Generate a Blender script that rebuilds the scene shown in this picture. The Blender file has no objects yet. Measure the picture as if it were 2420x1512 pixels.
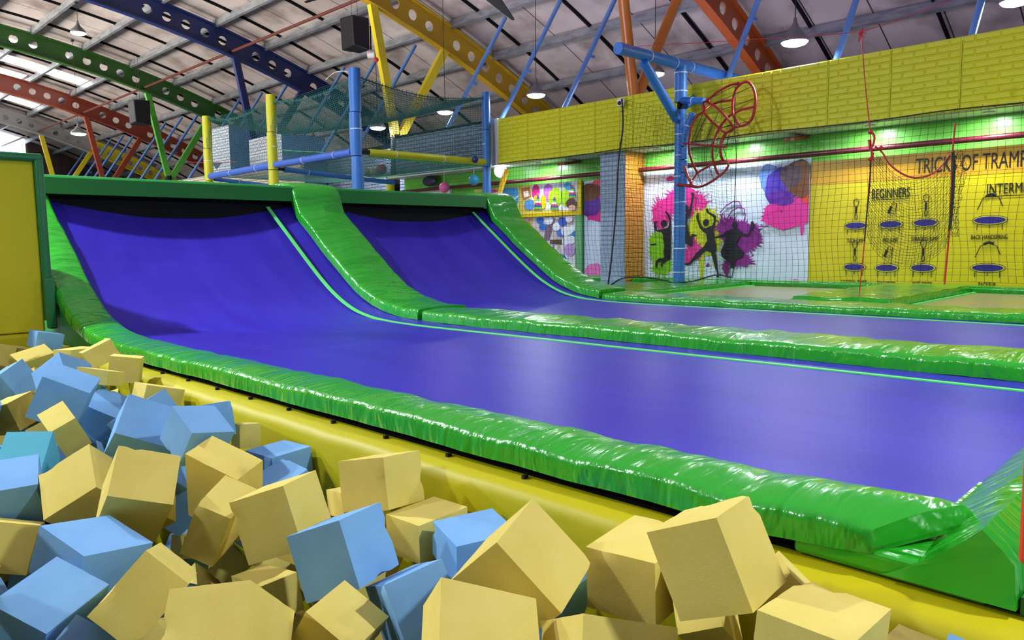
import bpy, bmesh, math, random
from mathutils import Vector, Matrix, noise
PI = math.pi
sc = bpy.context.scene
C = sc.collection
random.seed(7)

# ------------------------------------------------------------ camera
F = 1801.9242492402393
def _n(v):
    l = math.sqrt(sum(a*a for a in v)); return [a/l for a in v]
_U = _n([-1817., -159., F]); _V = _n([1805., -206., F])
_X = [-a for a in _U]; _Y = _V
_Z = [_X[1]*_Y[2]-_X[2]*_Y[1], _X[2]*_Y[0]-_X[0]*_Y[2], _X[0]*_Y[1]-_X[1]*_Y[0]]
EYE = Vector((0, 0, 1.6))
def c2w(v): return Vector([sum(a*b for a, b in zip(r, v)) for r in (_X, _Y, _Z)])
cam = bpy.data.cameras.new('camera'); camo = bpy.data.objects.new('camera', cam); C.objects.link(camo)
r_, u_, b_ = c2w([1, 0, 0]), c2w([0, -1, 0]), c2w([0, 0, -1])
camo.matrix_world = Matrix(((r_.x, u_.x, b_.x, EYE.x), (r_.y, u_.y, b_.y, EYE.y), (r_.z, u_.z, b_.z, EYE.z), (0, 0, 0, 1)))
cam.sensor_width = 36; cam.lens = F/2420*36; cam.clip_start = .05; cam.clip_end = 200
sc.camera = camo
def ray(px, py): return c2w([px-1210, py-756, F])
def onX(px, py, x): d = ray(px, py); return EYE+d*(x/d.x)          # a photo direction met by the plane the thing stands in
def onY(px, py, y): d = ray(px, py); return EYE+d*(y/d.y)
def onZ(px, py, z): d = ray(px, py); return EYE+d*((z-1.6)/d.z)

# ------------------------------------------------------------ light
sc.view_settings.view_transform = 'Standard'; sc.view_settings.look = 'None'
sc.view_settings.gamma = 1; sc.view_settings.use_curve_mapping = False
sc.view_settings.exposure = 0.04
w = bpy.data.worlds.new('world'); sc.world = w; w.use_nodes = True
wb = w.node_tree.nodes['Background']; wb.inputs[0].default_value = (.80, .90, 1.0, 1); wb.inputs[1].default_value = .14
def area(name, loc, size, power, col=(.9, .95, 1), rot=(0, 0, 0), spread=None):
    l = bpy.data.lights.new(name, 'AREA'); l.shape = 'DISK' if not isinstance(size, tuple) else 'RECTANGLE'
    if isinstance(size, tuple): l.size, l.size_y = size
    else: l.size = size
    l.energy = power; l.color = col
    if spread: l.spread = spread
    o = bpy.data.objects.new(name, l); C.objects.link(o); o.location = loc; o.rotation_euler = rot
    return o
# hall lamps of the same kind that hang outside the picture, behind and beside the camera
area('hall_lamp_light', (-9.2, -1.6, 4.5), .30, 480)
area('hall_lamp_light', (-7.9, -0.8, 6.0), .30, 740)
area('hall_lamp_light', (2.0, 3.0, 4.5), .26, 260)
area('hall_lamp_light', (1.4, 6.6, 4.3), .34, 130)
area('hall_lamp_light', (-3.4, -3.4, 4.6), .34, 190)
area('hall_lamp_light', (-15.4, 0.6, 4.7), .34, 620)
# daylight through the roof lights over the far bays, then two unseen uplights added to brighten the roof
area('skylight_light', (-33, 3.5, 7.0), (9, 7), 900, (.95, .97, 1))
area('added_roof_uplight', (-24, -9, 2.6), (26, 4), 2200, (1, .92, .78), (math.radians(114), 0, 0), .8)
area('added_roof_uplight', (-4, -9, 2.6), (14, 3), 1000, (.76, .62, 1), (math.radians(116), 0, 0), .8)  # violet uplight added to tint the right-hand roof boards

# ------------------------------------------------------------ materials
def mat(name, col, rough=.6, metal=0, bump=None, spec=.5, coat=0, emit=None, var=None, coatr=.1):
    m = bpy.data.materials.new(name); m.use_nodes = True
    nt = m.node_tree; b = nt.nodes['Principled BSDF']
    b.inputs['Base Color'].default_value = (*col, 1); b.inputs['Roughness'].default_value = rough
    b.inputs['Metallic'].default_value = metal; b.inputs['Specular IOR Level'].default_value = spec
    b.inputs['Coat Weight'].default_value = coat; b.inputs['Coat Roughness'].default_value = coatr
    if emit: b.inputs['Emission Color'].default_value = (*emit[:3], 1); b.inputs['Emission Strength'].default_value = emit[3]
    tc = nt.nodes.new('ShaderNodeTexCoord'); prev = None
    for bp in (bump or []):       # (scale vector, strength, distance, detail)
        mp = nt.nodes.new('ShaderNodeMapping'); mp.inputs['Scale'].default_value = bp[0]
        if len(bp) > 4: mp.inputs['Rotation'].default_value = bp[4]
        nz = nt.nodes.new('ShaderNodeTexNoise'); nz.inputs['Scale'].default_value = 1; nz.inputs['Detail'].default_value = bp[3]
        if len(bp) > 5: nz.inputs['Distortion'].default_value = bp[5]
        bn = nt.nodes.new('ShaderNodeBump'); bn.inputs['Strength'].default_value = bp[1]; bn.inputs['Distance'].default_value = bp[2]
        nt.links.new(tc.outputs['Object'], mp.inputs[0]); nt.links.new(mp.outputs[0], nz.inputs['Vector'])
        nt.links.new(nz.outputs['Fac'], bn.inputs['Height'])
        if prev: nt.links.new(prev.outputs[0], bn.inputs['Normal'])
        nt.links.new(bn.outputs[0], b.inputs['Normal']); prev = bn
    if prev and coat: nt.links.new(prev.outputs[0], b.inputs['Coat Normal'])
    if var:                       # (scale vector, second colour, lo, hi)
        mp = nt.nodes.new('ShaderNodeMapping'); mp.inputs['Scale'].default_value = var[0]
        nz = nt.nodes.new('ShaderNodeTexNoise'); nz.inputs['Scale'].default_value = 1; nz.inputs['Detail'].default_value = 5
        rp = nt.nodes.new('ShaderNodeValToRGB'); rp.color_ramp.elements[0].position = var[2]; rp.color_ramp.elements[1].position = var[3]
        rp.color_ramp.elements[0].color = (*var[1], 1); rp.color_ramp.elements[1].color = (*col, 1)
        nt.links.new(tc.outputs['Object'], mp.inputs[0]); nt.links.new(mp.outputs[0], nz.inputs['Vector'])
        nt.links.new(nz.outputs['Fac'], rp.inputs[0]); nt.links.new(rp.outputs[0], b.inputs['Base Color'])
    return m
GREEN = (.017, .34, .014)
M = {}
M['pad_x'] = mat('green_vinyl_wrinkled_across', GREEN, .24, bump=[((9, 2.2, 4), .55, .05, 3, (0, 0, .5), .6), ((34, 7, 12), .35, .012, 3, (0, 0, .7))], coat=.35, coatr=.12)
M['pad_y'] = mat('green_vinyl_wrinkled_lengthwise', GREEN, .17, bump=[((2.2, 9, 4), .55, .05, 3, (0, 0, .4), .6), ((7, 34, 12), .35, .012, 3)], coat=.35, coatr=.12)
M['pad_plain'] = mat('green_vinyl_smooth', (.008, .19, .03), .42, spec=.25, bump=[((6, 3, 6), .2, .02, 2)])
M['edge_green'] = mat('dark_green_vinyl', (.012, .17, .05), .42, bump=[((8, 8, 5), .4, .02, 3)])
M['mat'] = mat('violet_jump_mat', (.030, .019, .35), .40, spec=.20, bump=[((1.2, 5, 1.2), .10, .02, 4), ((220, 220, 220), .12, .001, 1)], var=((.8, 3, .8), (.038, .026, .40), .40, .60))
M['tape'] = mat('lime_webbing', (.12, .78, .16), .5)
M['dark'] = mat('black_steel', (.005, .005, .007), .6, spec=.12)
M['under'] = mat('dark_underframe', (.004, .004, .006), .8, spec=.08)
M['yvin'] = mat('yellow_vinyl', (.48, .43, .002), .5, spec=.3, bump=[((3, 3, 5), .25, .03, 3), ((500, 500, 500), .08, .001, 1)])
M['ypanel'] = mat('yellow_felt_panel', (.58, .52, .005), .7, bump=[((300, 300, 300), .15, .001, 2)])
M['foam_y'] = mat('yellow_foam', (.70, .585, .16), .95, bump=[((260, 260, 260), .15, .002, 2)], spec=.1, var=((9, 9, 9), (.66, .54, .13), .35, .65))
M['foam_b'] = mat('blue_foam', (.20, .42, .70), .95, bump=[((260, 260, 260), .15, .002, 2)], spec=.1, var=((9, 9, 9), (.18, .38, .66), .35, .65))
M['foam_t'] = mat('teal_foam', (.11, .42, .50), .95, bump=[((260, 260, 260), .35, .002, 2)], spec=.1)
M['floor'] = mat('grey_hall_floor', (.16, .16, .17), .6, var=((1, 1, 1), (.12, .12, .13), .4, .6))
M['steel'] = mat('galvanised_steel', (.34, .37, .42), .45, .6, var=((3, 9, 9), (.22, .24, .28), .35, .6))
M['g_yellow'] = mat('ochre_yellow_paint', (.52, .32, .012), .38)
M['g_blue'] = mat('navy_blue_paint', (.011, .024, .14), .35)
M['g_green'] = mat('leaf_green_paint', (.034, .14, .02), .35)
M['g_orange'] = mat('burnt_orange_paint', (.42, .085, .018), .35)
M['g_red'] = mat('brick_red_paint', (.32, .052, .022), .38)
M['g_silver'] = mat('silver_grey_girder', (.42, .42, .40), .4)  # grey along the far girder's upper length, yellow on its low end
M['s_yellow'] = mat('bright_yellow_paint', (.72, .58, .02), .35)
M['s_orange'] = mat('amber_brown_paint', (.50, .16, .02), .28)
M['s_green'] = mat('apple_green_paint', (.10, .42, .05), .35)
M['lblue'] = mat('light_blue_paint', (.10, .24, .58), .4)
M['pblue'] = mat('blue_padding_sleeve', (.035, .19, .60), .42, bump=[((6, 6, 2), .4, .02, 2)])
M['pblue2'] = mat('violet_blue_padding_sleeve', (.06, .16, .62), .5, bump=[((6, 6, 6), .3, .02, 2)])
M['pyel'] = mat('lime_yellow_padding_sleeve', (.62, .62, .012), .42, bump=[((6, 6, 4), .4, .02, 2)])
M['white'] = mat('white_paint', (.8, .8, .8), .5)
M['tie'] = mat('white_cable_tie', (.75, .85, .95), .4)
M['red'] = mat('red_cord', (.50, .012, .02), .5)
M['redt'] = mat('red_rubber_tube', (.38, .01, .012), .4)
M['net'] = mat('black_net_cord', (.012, .018, .014), .7)
M['gnet'] = mat('green_net_cord', (.012, .13, .12), .7)
M['lime'] = mat('lime_lashing_cord', (.12, .62, .22), .6)
M['black'] = mat('black_plastic', (.006, .006, .008), .5)
M['shade'] = mat('grey_enamel_shade', (.16, .16, .17), .35, .3)
M['bulb'] = mat('lit_diffuser', (.9, .95, 1), .5, emit=(.88, .94, 1, 9))
M['pipe'] = mat('maroon_pipe_paint', (.12, .012, .022), .3, var=((3, 3, 3), (.09, .01, .02), .4, .6))
M['rpipe'] = mat('rusty_red_pipe', (.11, .03, .025), .5)
M['wgreen'] = mat('lime_green_wall_paint', (.16, .55, .07), .32)
M['soffit'] = mat('white_soffit_paint', (.62, .58, .62), .35)
M['bluecol'] = mat('pale_blue_brick_panel', (.13, .26, .55), .5)
M['dusk'] = mat('dark_recess', (.02, .02, .025), .9, spec=.05)
M['bed_t'] = mat('glossy_teal_trampoline_mesh', (.04, .22, .13), .22, spec=.8, bump=[((300, 300, 300), .1, .001, 1)])
M['bed_o'] = mat('trampoline_mesh_painted_reflection', (.36, .34, .16), .25, spec=.8, bump=[((300, 300, 300), .1, .001, 1)])  # olive is the yellow wall's reflection, put into the base colour
M['stone'] = mat('brown_stone_wall', (.16, .11, .095), .8, var=((.5, .5, .5), (.06, .035, .035), .42, .62))
M['day'] = mat('daylit_window_pane', (.9, .95, 1), .5, emit=(.92, .96, 1, 3.2))
M['sky'] = mat('daylit_roof_sheet', (.9, .92, .95), .5, emit=(.95, .97, 1, 2.2))

def brickmat(name, col, groove, bw, bh, rough=.5, axis='xz', dist=.02):
    m = mat(name, col, rough); nt = m.node_tree; b = nt.nodes['Principled BSDF']
    tc = nt.nodes.new('ShaderNodeTexCoord'); sp = nt.nodes.new('ShaderNodeSeparateXYZ'); cb = nt.nodes.new('ShaderNodeCombineXYZ')
    nt.links.new(tc.outputs['Object'], sp.inputs[0])
    if axis == 'xz': nt.links.new(sp.outputs[0], cb.inputs[0]); nt.links.new(sp.outputs[2], cb.inputs[1])
    else:
        ad = nt.nodes.new('ShaderNodeMath'); ad.operation = 'ADD'
        nt.links.new(sp.outputs[0], ad.inputs[0]); nt.links.new(sp.outputs[1], ad.inputs[1]); nt.links.new(ad.outputs[0], cb.inputs[0]); nt.links.new(sp.outputs[2], cb.inputs[1])
    br = nt.nodes.new('ShaderNodeTexBrick'); br.inputs['Scale'].default_value = 1
    br.inputs['Brick Width'].default_value = bw; br.inputs['Row Height'].default_value = bh
    br.inputs['Mortar Size'].default_value = .013; br.inputs['Mortar Smooth'].default_value = 1
    br.inputs['Color1'].default_value = (*col, 1); br.inputs['Color2'].default_value = (*[c*.93 for c in col], 1); br.inputs['Mortar'].default_value = (*groove, 1)
    nt.links.new(cb.outputs[0], br.inputs['Vector']); nt.links.new(br.outputs['Color'], b.inputs['Base Color'])
    inv = nt.nodes.new('ShaderNodeMath'); inv.operation = 'SUBTRACT'; inv.inputs[0].default_value = 1; nt.links.new(br.outputs['Fac'], inv.inputs[1])
    nz = nt.nodes.new('ShaderNodeTexNoise'); nz.inputs['Scale'].default_value = 16; nz.inputs['Detail'].default_value = 3; nt.links.new(tc.outputs['Object'], nz.inputs['Vector'])
    mx = nt.nodes.new('ShaderNodeMath'); mx.operation = 'MULTIPLY_ADD'; mx.inputs[1].default_value = .35
    nt.links.new(nz.outputs['Fac'], mx.inputs[0]); nt.links.new(inv.outputs[0], mx.inputs[2])
    bn = nt.nodes.new('ShaderNodeBump'); bn.inputs['Strength'].default_value = 1; bn.inputs['Distance'].default_value = dist
    nt.links.new(mx.outputs[0], bn.inputs['Height']); nt.links.new(bn.outputs[0], b.inputs['Normal'])
    return m
M['ybrick'] = brickmat('yellow_foam_brick', (.64, .64, .012), (.64, .64, .03), .25, .0705, dist=.009)
M['wbrick'] = brickmat('white_blue_foam_brick', (.62, .68, .80), (.45, .5, .62), .24, .08, axis='sum')
M['bbrick'] = brickmat('slate_blue_foam_brick', (.30, .37, .54), (.20, .26, .38), .235, .0705, axis='sum')
M['cbrick'] = brickmat('pale_blue_foam_brick', (.36, .47, .64), (.28, .38, .54), .235, .0705, axis='sum', dist=.008)
M['obrick'] = brickmat('orange_foam_brick', (.50, .20, .012), (.42, .16, .01), .235, .0705, axis='sum', dist=.008)
M['cream'] = brickmat('cream_foam_brick', (.74, .70, .52), (.5, .46, .3), .235, .0705, axis='sum')

M['yfoam'] = mat('yellow_foam_brick_sheet', (.66, .66, .012), .5, bump=[((22, 22, 22), .35, .012, 3)])
def roofmat():
    m = mat('insulation_board', (.5, .5, .5), .7, spec=.2); nt = m.node_tree; b = nt.nodes['Principled BSDF']
    tc = nt.nodes.new('ShaderNodeTexCoord'); sp = nt.nodes.new('ShaderNodeSeparateXYZ'); nt.links.new(tc.outputs['Object'], sp.inputs[0])
    def ramp(src, els, scl):
        mp = nt.nodes.new('ShaderNodeMapping'); mp.inputs['Scale'].default_value = scl
        nz = nt.nodes.new('ShaderNodeTexNoise'); nz.inputs['Scale'].default_value = 1; nz.inputs['Detail'].default_value = 6
        rp = nt.nodes.new('ShaderNodeValToRGB')
        for e, (p, c) in zip(rp.color_ramp.elements, els): e.position = p; e.color = (*c, 1)
        nt.links.new(tc.outputs['Object'], mp.inputs[0]); nt.links.new(mp.outputs[0], nz.inputs[0]); nt.links.new(nz.outputs['Fac'], rp.inputs[0]); return rp
    base = ramp(None, [(.35, (.34, .29, .29)), (.65, (.46, .41, .41))], (.5, .5, .5))
    stain = ramp(None, [(.30, (.40, .36, .34)), (.52, (1, 1, 1))], (1.3, 1.3, 1.3))
    mx = nt.nodes.new('ShaderNodeMixRGB'); mx.blend_type = 'MULTIPLY'; mx.inputs[0].default_value = .8
    nt.links.new(base.outputs[0], mx.inputs[1]); nt.links.new(stain.outputs[0], mx.inputs[2])
    fr = nt.nodes.new('ShaderNodeMath'); fr.operation = 'PINGPONG'; fr.inputs[1].default_value = .52; nt.links.new(sp.outputs[0], fr.inputs[0])
    gt = nt.nodes.new('ShaderNodeMath'); gt.operation = 'LESS_THAN'; gt.inputs[1].default_value = .012; nt.links.new(fr.outputs[0], gt.inputs[0])
    m2 = nt.nodes.new('ShaderNodeMixRGB'); m2.inputs[2].default_value = (.03, .03, .035, 1)
    nt.links.new(gt.outputs[0], m2.inputs[0]); nt.links.new(mx.outputs[0], m2.inputs[1]); nt.links.new(m2.outputs[0], b.inputs['Base Color'])
    return m
M['roof'] = roofmat()

# ------------------------------------------------------------ mesh helpers
def smooth(me, ang=40):
    for p in me.polygons: p.use_smooth = True
    me.set_sharp_from_angle(angle=math.radians(ang))
def link(name, me, m, parent=None, sm=None):
    o = bpy.data.objects.new(name, me); C.objects.link(o)
    for mm in (m if isinstance(m, (list, tuple)) else [m]): me.materials.append(mm)
    if parent: o.parent = parent; o.matrix_parent_inverse = Matrix.Translation(-parent.location)
    if sm: smooth(me, sm)
    return o
class MB:
    def __init__(s): s.v = []; s.f = []; s.mi = []
    def add(s, vs, fs, mi=0):
        n = len(s.v); s.v += [tuple(v) for v in vs]; s.f += [[i+n for i in f] for f in fs]; s.mi += [mi]*len(fs); return s
    def box(s, x0, x1, y0, y1, z0, z1, mi=0):
        return s.add([(x, y, z) for x in (x0, x1) for y in (y0, y1) for z in (z0, z1)],
                     [(0, 1, 3, 2), (4, 6, 7, 5), (0, 4, 5, 1), (2, 3, 7, 6), (0, 2, 6, 4), (1, 5, 7, 3)], mi)
    def tube(s, pts, r, n=8, closed=False, cap=True, mi=0):
        pts = [Vector(p) for p in pts]; k = len(pts)
        rs = r if isinstance(r, (list, tuple)) else [r]*k
        T = []
        for i in range(k):
            a = pts[(i-1) % k] if (closed or i) else pts[i]; b = pts[(i+1) % k] if (closed or i < k-1) else pts[i]
            t = (b-a); t = t.normalized() if t.length > 1e-9 else Vector((0, 0, 1)); T.append(t)
        up = Vector((0, 0, 1)) if abs(T[0].z) < .9 else Vector((1, 0, 0))
        nrm = (up-T[0]*up.dot(T[0])).normalized(); vs = []
        for i in range(k):
            nrm = nrm-T[i]*nrm.dot(T[i]); nrm = nrm.normalized() if nrm.length > 1e-6 else T[i].orthogonal().normalized()
            bi = T[i].cross(nrm)
            for j in range(n):
                a = 2*PI*j/n; vs.append(pts[i]+(nrm*math.cos(a)+bi*math.sin(a))*rs[i])
        fs = [(i*n+j, i*n+(j+1) % n, ((i+1) % k)*n+(j+1) % n, ((i+1) % k)*n+j) for i in range(k if closed else k-1) for j in range(n)]
        if cap and not closed: fs += [tuple(reversed(range(n))), tuple((k-1)*n+j for j in range(n))]
        return s.add(vs, fs, mi)
    def lathe(s, prof, c=(0, 0, 0), n=24, mi=0):
        vs = []; k = len(prof)
        for r, z in prof:
            for j in range(n): vs.append((c[0]+r*math.cos(2*PI*j/n), c[1]+r*math.sin(2*PI*j/n), c[2]+z))
        return s.add(vs, [(i*n+j, i*n+(j+1) % n, (i+1)*n+(j+1) % n, (i+1)*n+j) for i in range(k-1) for j in range(n)], mi)
    def sphere(s, c, r, n=16, mi=0):
        return s.lathe([(max(r*math.sin(PI*i/n), 1e-4), -r*math.cos(PI*i/n)) for i in range(n+1)], c, n*2, mi)
    def me(s, name='mesh'):
        me = bpy.data.meshes.new(name); me.from_pydata(s.v, [], s.f); me.update()
        for p, i in zip(me.polygons, s.mi): p.material_index = i
        bm = bmesh.new(); bm.from_mesh(me); bmesh.ops.recalc_face_normals(bm, faces=bm.faces); bm.to_mesh(me); bm.free()
        return me
    def build(s, name, m, parent=None, sm=None): return link(name, s.me(name), m, parent, sm)
def tag(o, label=None, cat=None, group=None, kind=None):
    if label: o['label'] = label
    if cat: o['category'] = cat
    if group: o['group'] = group
    if kind: o['kind'] = kind
    return o
def thing(name, loc, label, cat, group=None):
    o = bpy.data.objects.new(name, None); o.empty_display_size = .1; C.objects.link(o); o.location = loc
    return tag(o, label, cat, group)
def struct(o): o['kind'] = 'structure'; return o
ORD = ['first', 'second', 'third', 'fourth', 'fifth', 'sixth', 'seventh', 'eighth', 'ninth', 'tenth', 'eleventh', 'twelfth', 'thirteenth', 'fourteenth', 'fifteenth', 'sixteenth', 'seventeenth', 'eighteenth', 'nineteenth', 'twentieth']
def polyplate(pts, y, th, name, m, parent, holes=()):   # a flat cut-out on a wall facing -Y ; pts are (x, z)
    cu = bpy.data.curves.new(name, 'CURVE'); cu.dimensions = '2D'; cu.fill_mode = 'BOTH'; cu.extrude = th/2
    for loop in [pts]+list(holes):
        sp = cu.splines.new('POLY'); sp.points.add(len(loop)-1); sp.use_cyclic_u = True
        for q, (a, b) in zip(sp.points, loop): q.co = (a, b, 0, 1)
    t = bpy.data.objects.new('tmp', cu); C.objects.link(t)
    bpy.context.view_layer.update()
    me = bpy.data.meshes.new_from_object(t.evaluated_get(bpy.context.evaluated_depsgraph_get())); bpy.data.objects.remove(t)
    me.transform(Matrix.Translation((0, y, 0)) @ Matrix.Rotation(PI/2, 4, 'X'))
    me.materials.clear()
    return link(name, me, m, parent)
def textmesh(s, x, z, h, y, name, m, parent, sx=.55, th=.004, bold=0.0, align='LEFT'):
    cu = bpy.data.curves.new(name, 'FONT'); cu.body = s; cu.size = h/.69; cu.extrude = th/2; cu.offset = bold; cu.align_x = align
    t = bpy.data.objects.new('tmp', cu); C.objects.link(t); bpy.context.view_layer.update()
    me = bpy.data.meshes.new_from_object(t.evaluated_get(bpy.context.evaluated_depsgraph_get())); bpy.data.objects.remove(t)
    me.transform(Matrix.Translation((x, y, z)) @ Matrix.Rotation(PI/2, 4, 'X') @ Matrix.Diagonal((sx, 1, 1, 1)))
    me.materials.clear()
    return link(name, me, m, parent)
def lerp(a, b, t): return a+(b-a)*t
def interp(tab, x):
    if x <= tab[0][0]: return tab[0][1]
    for (a, b), (c, d) in zip(tab, tab[1:]):
        if x <= c: return b+(d-b)*(x-a)/(c-a)
    return tab[-1][1]

# ------------------------------------------------------------ hall shell
R0 = 27.0; YC = 2.2; ZA = 7.76
def zc(y, off=0.0):           # arch height at y, shifted along the arch radius
    return ZA-R0+math.sqrt((R0+off)**2-(y-YC)**2)
XL, XR = -44.5, 4.2
struct(MB().box(XL, 6, -13, 17, -.1, 0).build('floor', M['floor']))
def arcstrip(mb, x0, x1, o0, o1, y0, y1, n=60):
    vs = []; 
    for i in range(n+1):
        y = lerp(y0, y1, i/n); a = math.asin((y-YC)/R0)
        for o in (o0, o1):
            yy = YC+(R0+o)*math.sin(a); zz = ZA-R0+(R0+o)*math.cos(a)
            for x in (x0, x1): vs.append((x, yy, zz))
    fs = []
    for i in range(n):
        a = i*4; b = a+4
        fs += [(a, a+1, b+1, b), (a+2, b+2, b+3, a+3), (a, b, b+2, a+2), (a+1, a+3, b+3, b+1)]
    fs += [(0, 2, 3, 1), (n*4, n*4+1, n*4+3, n*4+2)]
    mb.add(vs, fs)
mb = MB(); arcstrip(mb, XL, XR, .50, .58, -12.3, 16.7)
ceil = struct(mb.build('ceiling', M['roof'], sm=30))
for i in range(24):
    x = -43.4+2.06*i; mb = MB(); arcstrip(mb, x, x+.045, .44, .50, -12, 16.5, 40); mb.build('ceiling_rib', M['dark'], ceil, 30)
for i, x in enumerate((-28.6, -30.65, -32.7, -36.8, -40.9)):
    mb = MB(); arcstrip(mb, x, x+1.0, .485, .498, 5.2, 8.85 if i % 2 else 7.5, 12); struct(mb.build('window_%d' % (i+2), M['sky']))
# end wall with its bright window
wl = struct(MB().box(XL-.2, XL, -13, 17, 0, 8.6).build('wall_left', M['stone']))
wn = MB().box(XL, XL+.05, 7.4, 10.35, 6.1, 7.6).build('window_1', M['day']); struct(wn)
struct(MB().box(XL, XR, 16.5, 16.7, 0, 4.2).build('wall_outer', M['dusk']))
# purlins
py_ = [-9.3, -8.0, -6.7, -5.4, -4.1, -2.8, -1.5, -.2, 1.1, 2.4, 3.7, 5.0, 6.3, 7.6, 8.9, 10.2, 11.45, 12.7, 14.0, 15.3][::-1]
for i, y in enumerate(py_):
    if y < 2: continue
    a = math.asin((y-YC)/R0); yy = YC+(R0+.37)*math.sin(a); zz = ZA-R0+(R0+.37)*math.cos(a)
    rt = Matrix.Rotation(-a, 3, 'X'); mb = MB()
    for bx in ((-.035, .035, -.105, -.09), (-.035, .035, .07, .09), (-.035, -.022, -.09, .07)):
        vs = [Vector((x, b, c)) for x in (XL, XR) for b in (bx[0], bx[1]) for c in (bx[2], bx[3])]
        mb.add([(v.x, yy+(rt @ Vector((0, v.y, v.z))).y, zz+(rt @ Vector((0, v.y, v.z))).z) for v in vs], [(0, 1, 3, 2), (4, 6, 7, 5), (0, 4, 5, 1), (2, 3, 7, 6), (0, 2, 6, 4), (1, 5, 7, 3)])
    tag(mb.build('roof_purlin', M['steel']), 'long galvanised steel purlin under the roof boards, %s counted up from the eaves' % ORD[i], 'beam', 'roof purlins')
# arched girders
BX = [-7.2-6.14*i for i in range(6)]
HOL = [3.95, 4.4, 4.93, 5.4, 5.87, 6.35, 7.28, 7.74, 8.2, 8.67, 9.12, 10.02, 10.48, 10.93, 11.71, 12.15, 12.59, 13.03, 13.46, 13.9, 14.31]
names = [('burnt orange', 'g_orange', 's_orange'), ('ochre yellow', 'g_yellow', 's_yellow'), ('navy blue', 'g_blue', 'g_blue'), ('leaf green', 'g_green', 's_green'), ('brick red', 'g_red', 'g_red'), ('silver grey', 'g_silver', 's_yellow')]
where = ['ending above the yellow brick band', 'above the netted frame', 'ending behind the netting', 'left of the navy one', 'behind the green one', 'farthest away, yellow at its low end']
def web(x, y0, y1, mt, par, holes=True):
    n = 60; up = []; lo = []
    for i in range(n+1):
        a = math.asin((lerp(y0, y1, i/n)-YC)/R0)
        up.append((YC+(R0+.27)*math.sin(a), ZA-R0+(R0+.27)*math.cos(a))); lo.append((YC+(R0-.27)*math.sin(a), ZA-R0+(R0-.27)*math.cos(a)))
    hs = []
    if holes:
        for h in HOL+[2*YC-v for v in HOL]:
            if y0+.2 < h < y1-.2:
                a = math.asin((h-YC)/R0); cy, cz = YC+R0*math.sin(a), ZA-R0+R0*math.cos(a)
                hs.append([(cy+.115*math.cos(2*PI*k/20), cz+.115*math.sin(2*PI*k/20)) for k in range(20)])
    o = polyplate(up+lo[::-1], 0, .03, 'web', mt, par, hs)
    o.data.transform(Matrix.Translation((x, 0, 0)) @ Matrix.Rotation(PI/2, 4, 'Z'))
    return o
for i, x in enumerate(BX):
    nm, mk, sk = names[i]
    g = thing('arched_girder', (x, 10, 3.9), '%s arched roof girder with holes, %s' % (nm, where[i]), 'girder', 'arched roof girders')
    if i < 5:
        web(x, -9, 15.9, M[mk], g)
        for nm_, o0, o1 in (('top_flange', .27, .30), ('bottom_flange', -.30, -.27)):
            mb = MB(); arcstrip(mb, x-.09, x+.09, o0, o1, -9, 15.9); mb.build(nm_, M[mk], g, 30)
    else:
        web(x, -9, 11.4, M[mk], g); o = web(x, 11.4, 15.9, M['s_yellow'], g); tag(o, 'bright yellow low end of the girder')
        for nm_, o0, o1 in (('top_flange', .27, .30), ('bottom_flange', -.30, -.27)):
            mb = MB(); arcstrip(mb, x-.09, x+.09, o0, o1, -9, 11.4); mb.build(nm_, M[mk], g, 30)
            mb = MB(); arcstrip(mb, x-.09, x+.09, o0, o1, 11.4, 15.9); mb.build(nm_, M['s_yellow'], g, 30)
    for yt in (9.45, 11.35):
        p0 = Vector((x, 10.0+(.05 if yt > 10 else -.05), 3.85)); p1 = Vector((x, yt, zc(yt, -.29)))
        if i == 0: MB().tube([p0, p1], .085, 14).build('strut', M[sk], g, 40)
        else:
            d = (p1-p0).normalized(); s = Vector((0, d.z, -d.y))*.085; e = Vector((.06, 0, 0)); mb = MB()
            mb.add([p0-s-e, p0-s+e, p0+s+e, p0+s-e, p1-s-e, p1-s+e, p1+s+e, p1+s-e], [(0, 1, 2, 3), (4, 7, 6, 5), (0, 4, 5, 1), (1, 5, 6, 2), (2, 6, 7, 3), (3, 7, 4, 0)])
            mb.build('strut', M[sk], g)
    if i:
        MB().tube([(x, 9.78, 0), (x, 9.95, 3.9)], .1, 12).build('column', M['dusk'], g, 40)
# light blue braces between the girders
bays = ['right of the orange girder', 'between yellow and orange girders', 'between navy and yellow girders', 'between green and navy girders', 'between red and green girders', 'beyond the red girder']
for k in range(-21, 4):
    if k % 4 == 0: continue
    x = -7.2+1.535*k; bay = 0 if k > 0 else 1+(-k)//4; idx = (k % 4)-1
    g = thing('roof_brace', (x, 10, 3.7), 'light blue roof brace %s, %s from left' % (bays[min(bay, 5)], ORD[idx]), 'brace', 'slanting roof braces')
    p0 = Vector((x, 9.95, 3.68)); p1 = Vector((x, 11.75, zc(11.75, .29)))
    MB().tube([p0, p1], .042, 10).build('tube', M['lblue'], g, 40)
    q = p0.lerp(p1, .45); MB().box(q.x-.02, q.x+.02, q.y, q.y+.13, q.z-.05, q.z).build('bracket', M['lblue'], g)
tag(MB().tube([(XL, 9.35, 6.62), (-12.2, 9.35, 6.62)], .035, 8).build('sprinkler_pipe', M['rpipe'], sm=40), 'thin rusty red sprinkler pipe running high under the roof along the girders', 'pipe')

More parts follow.
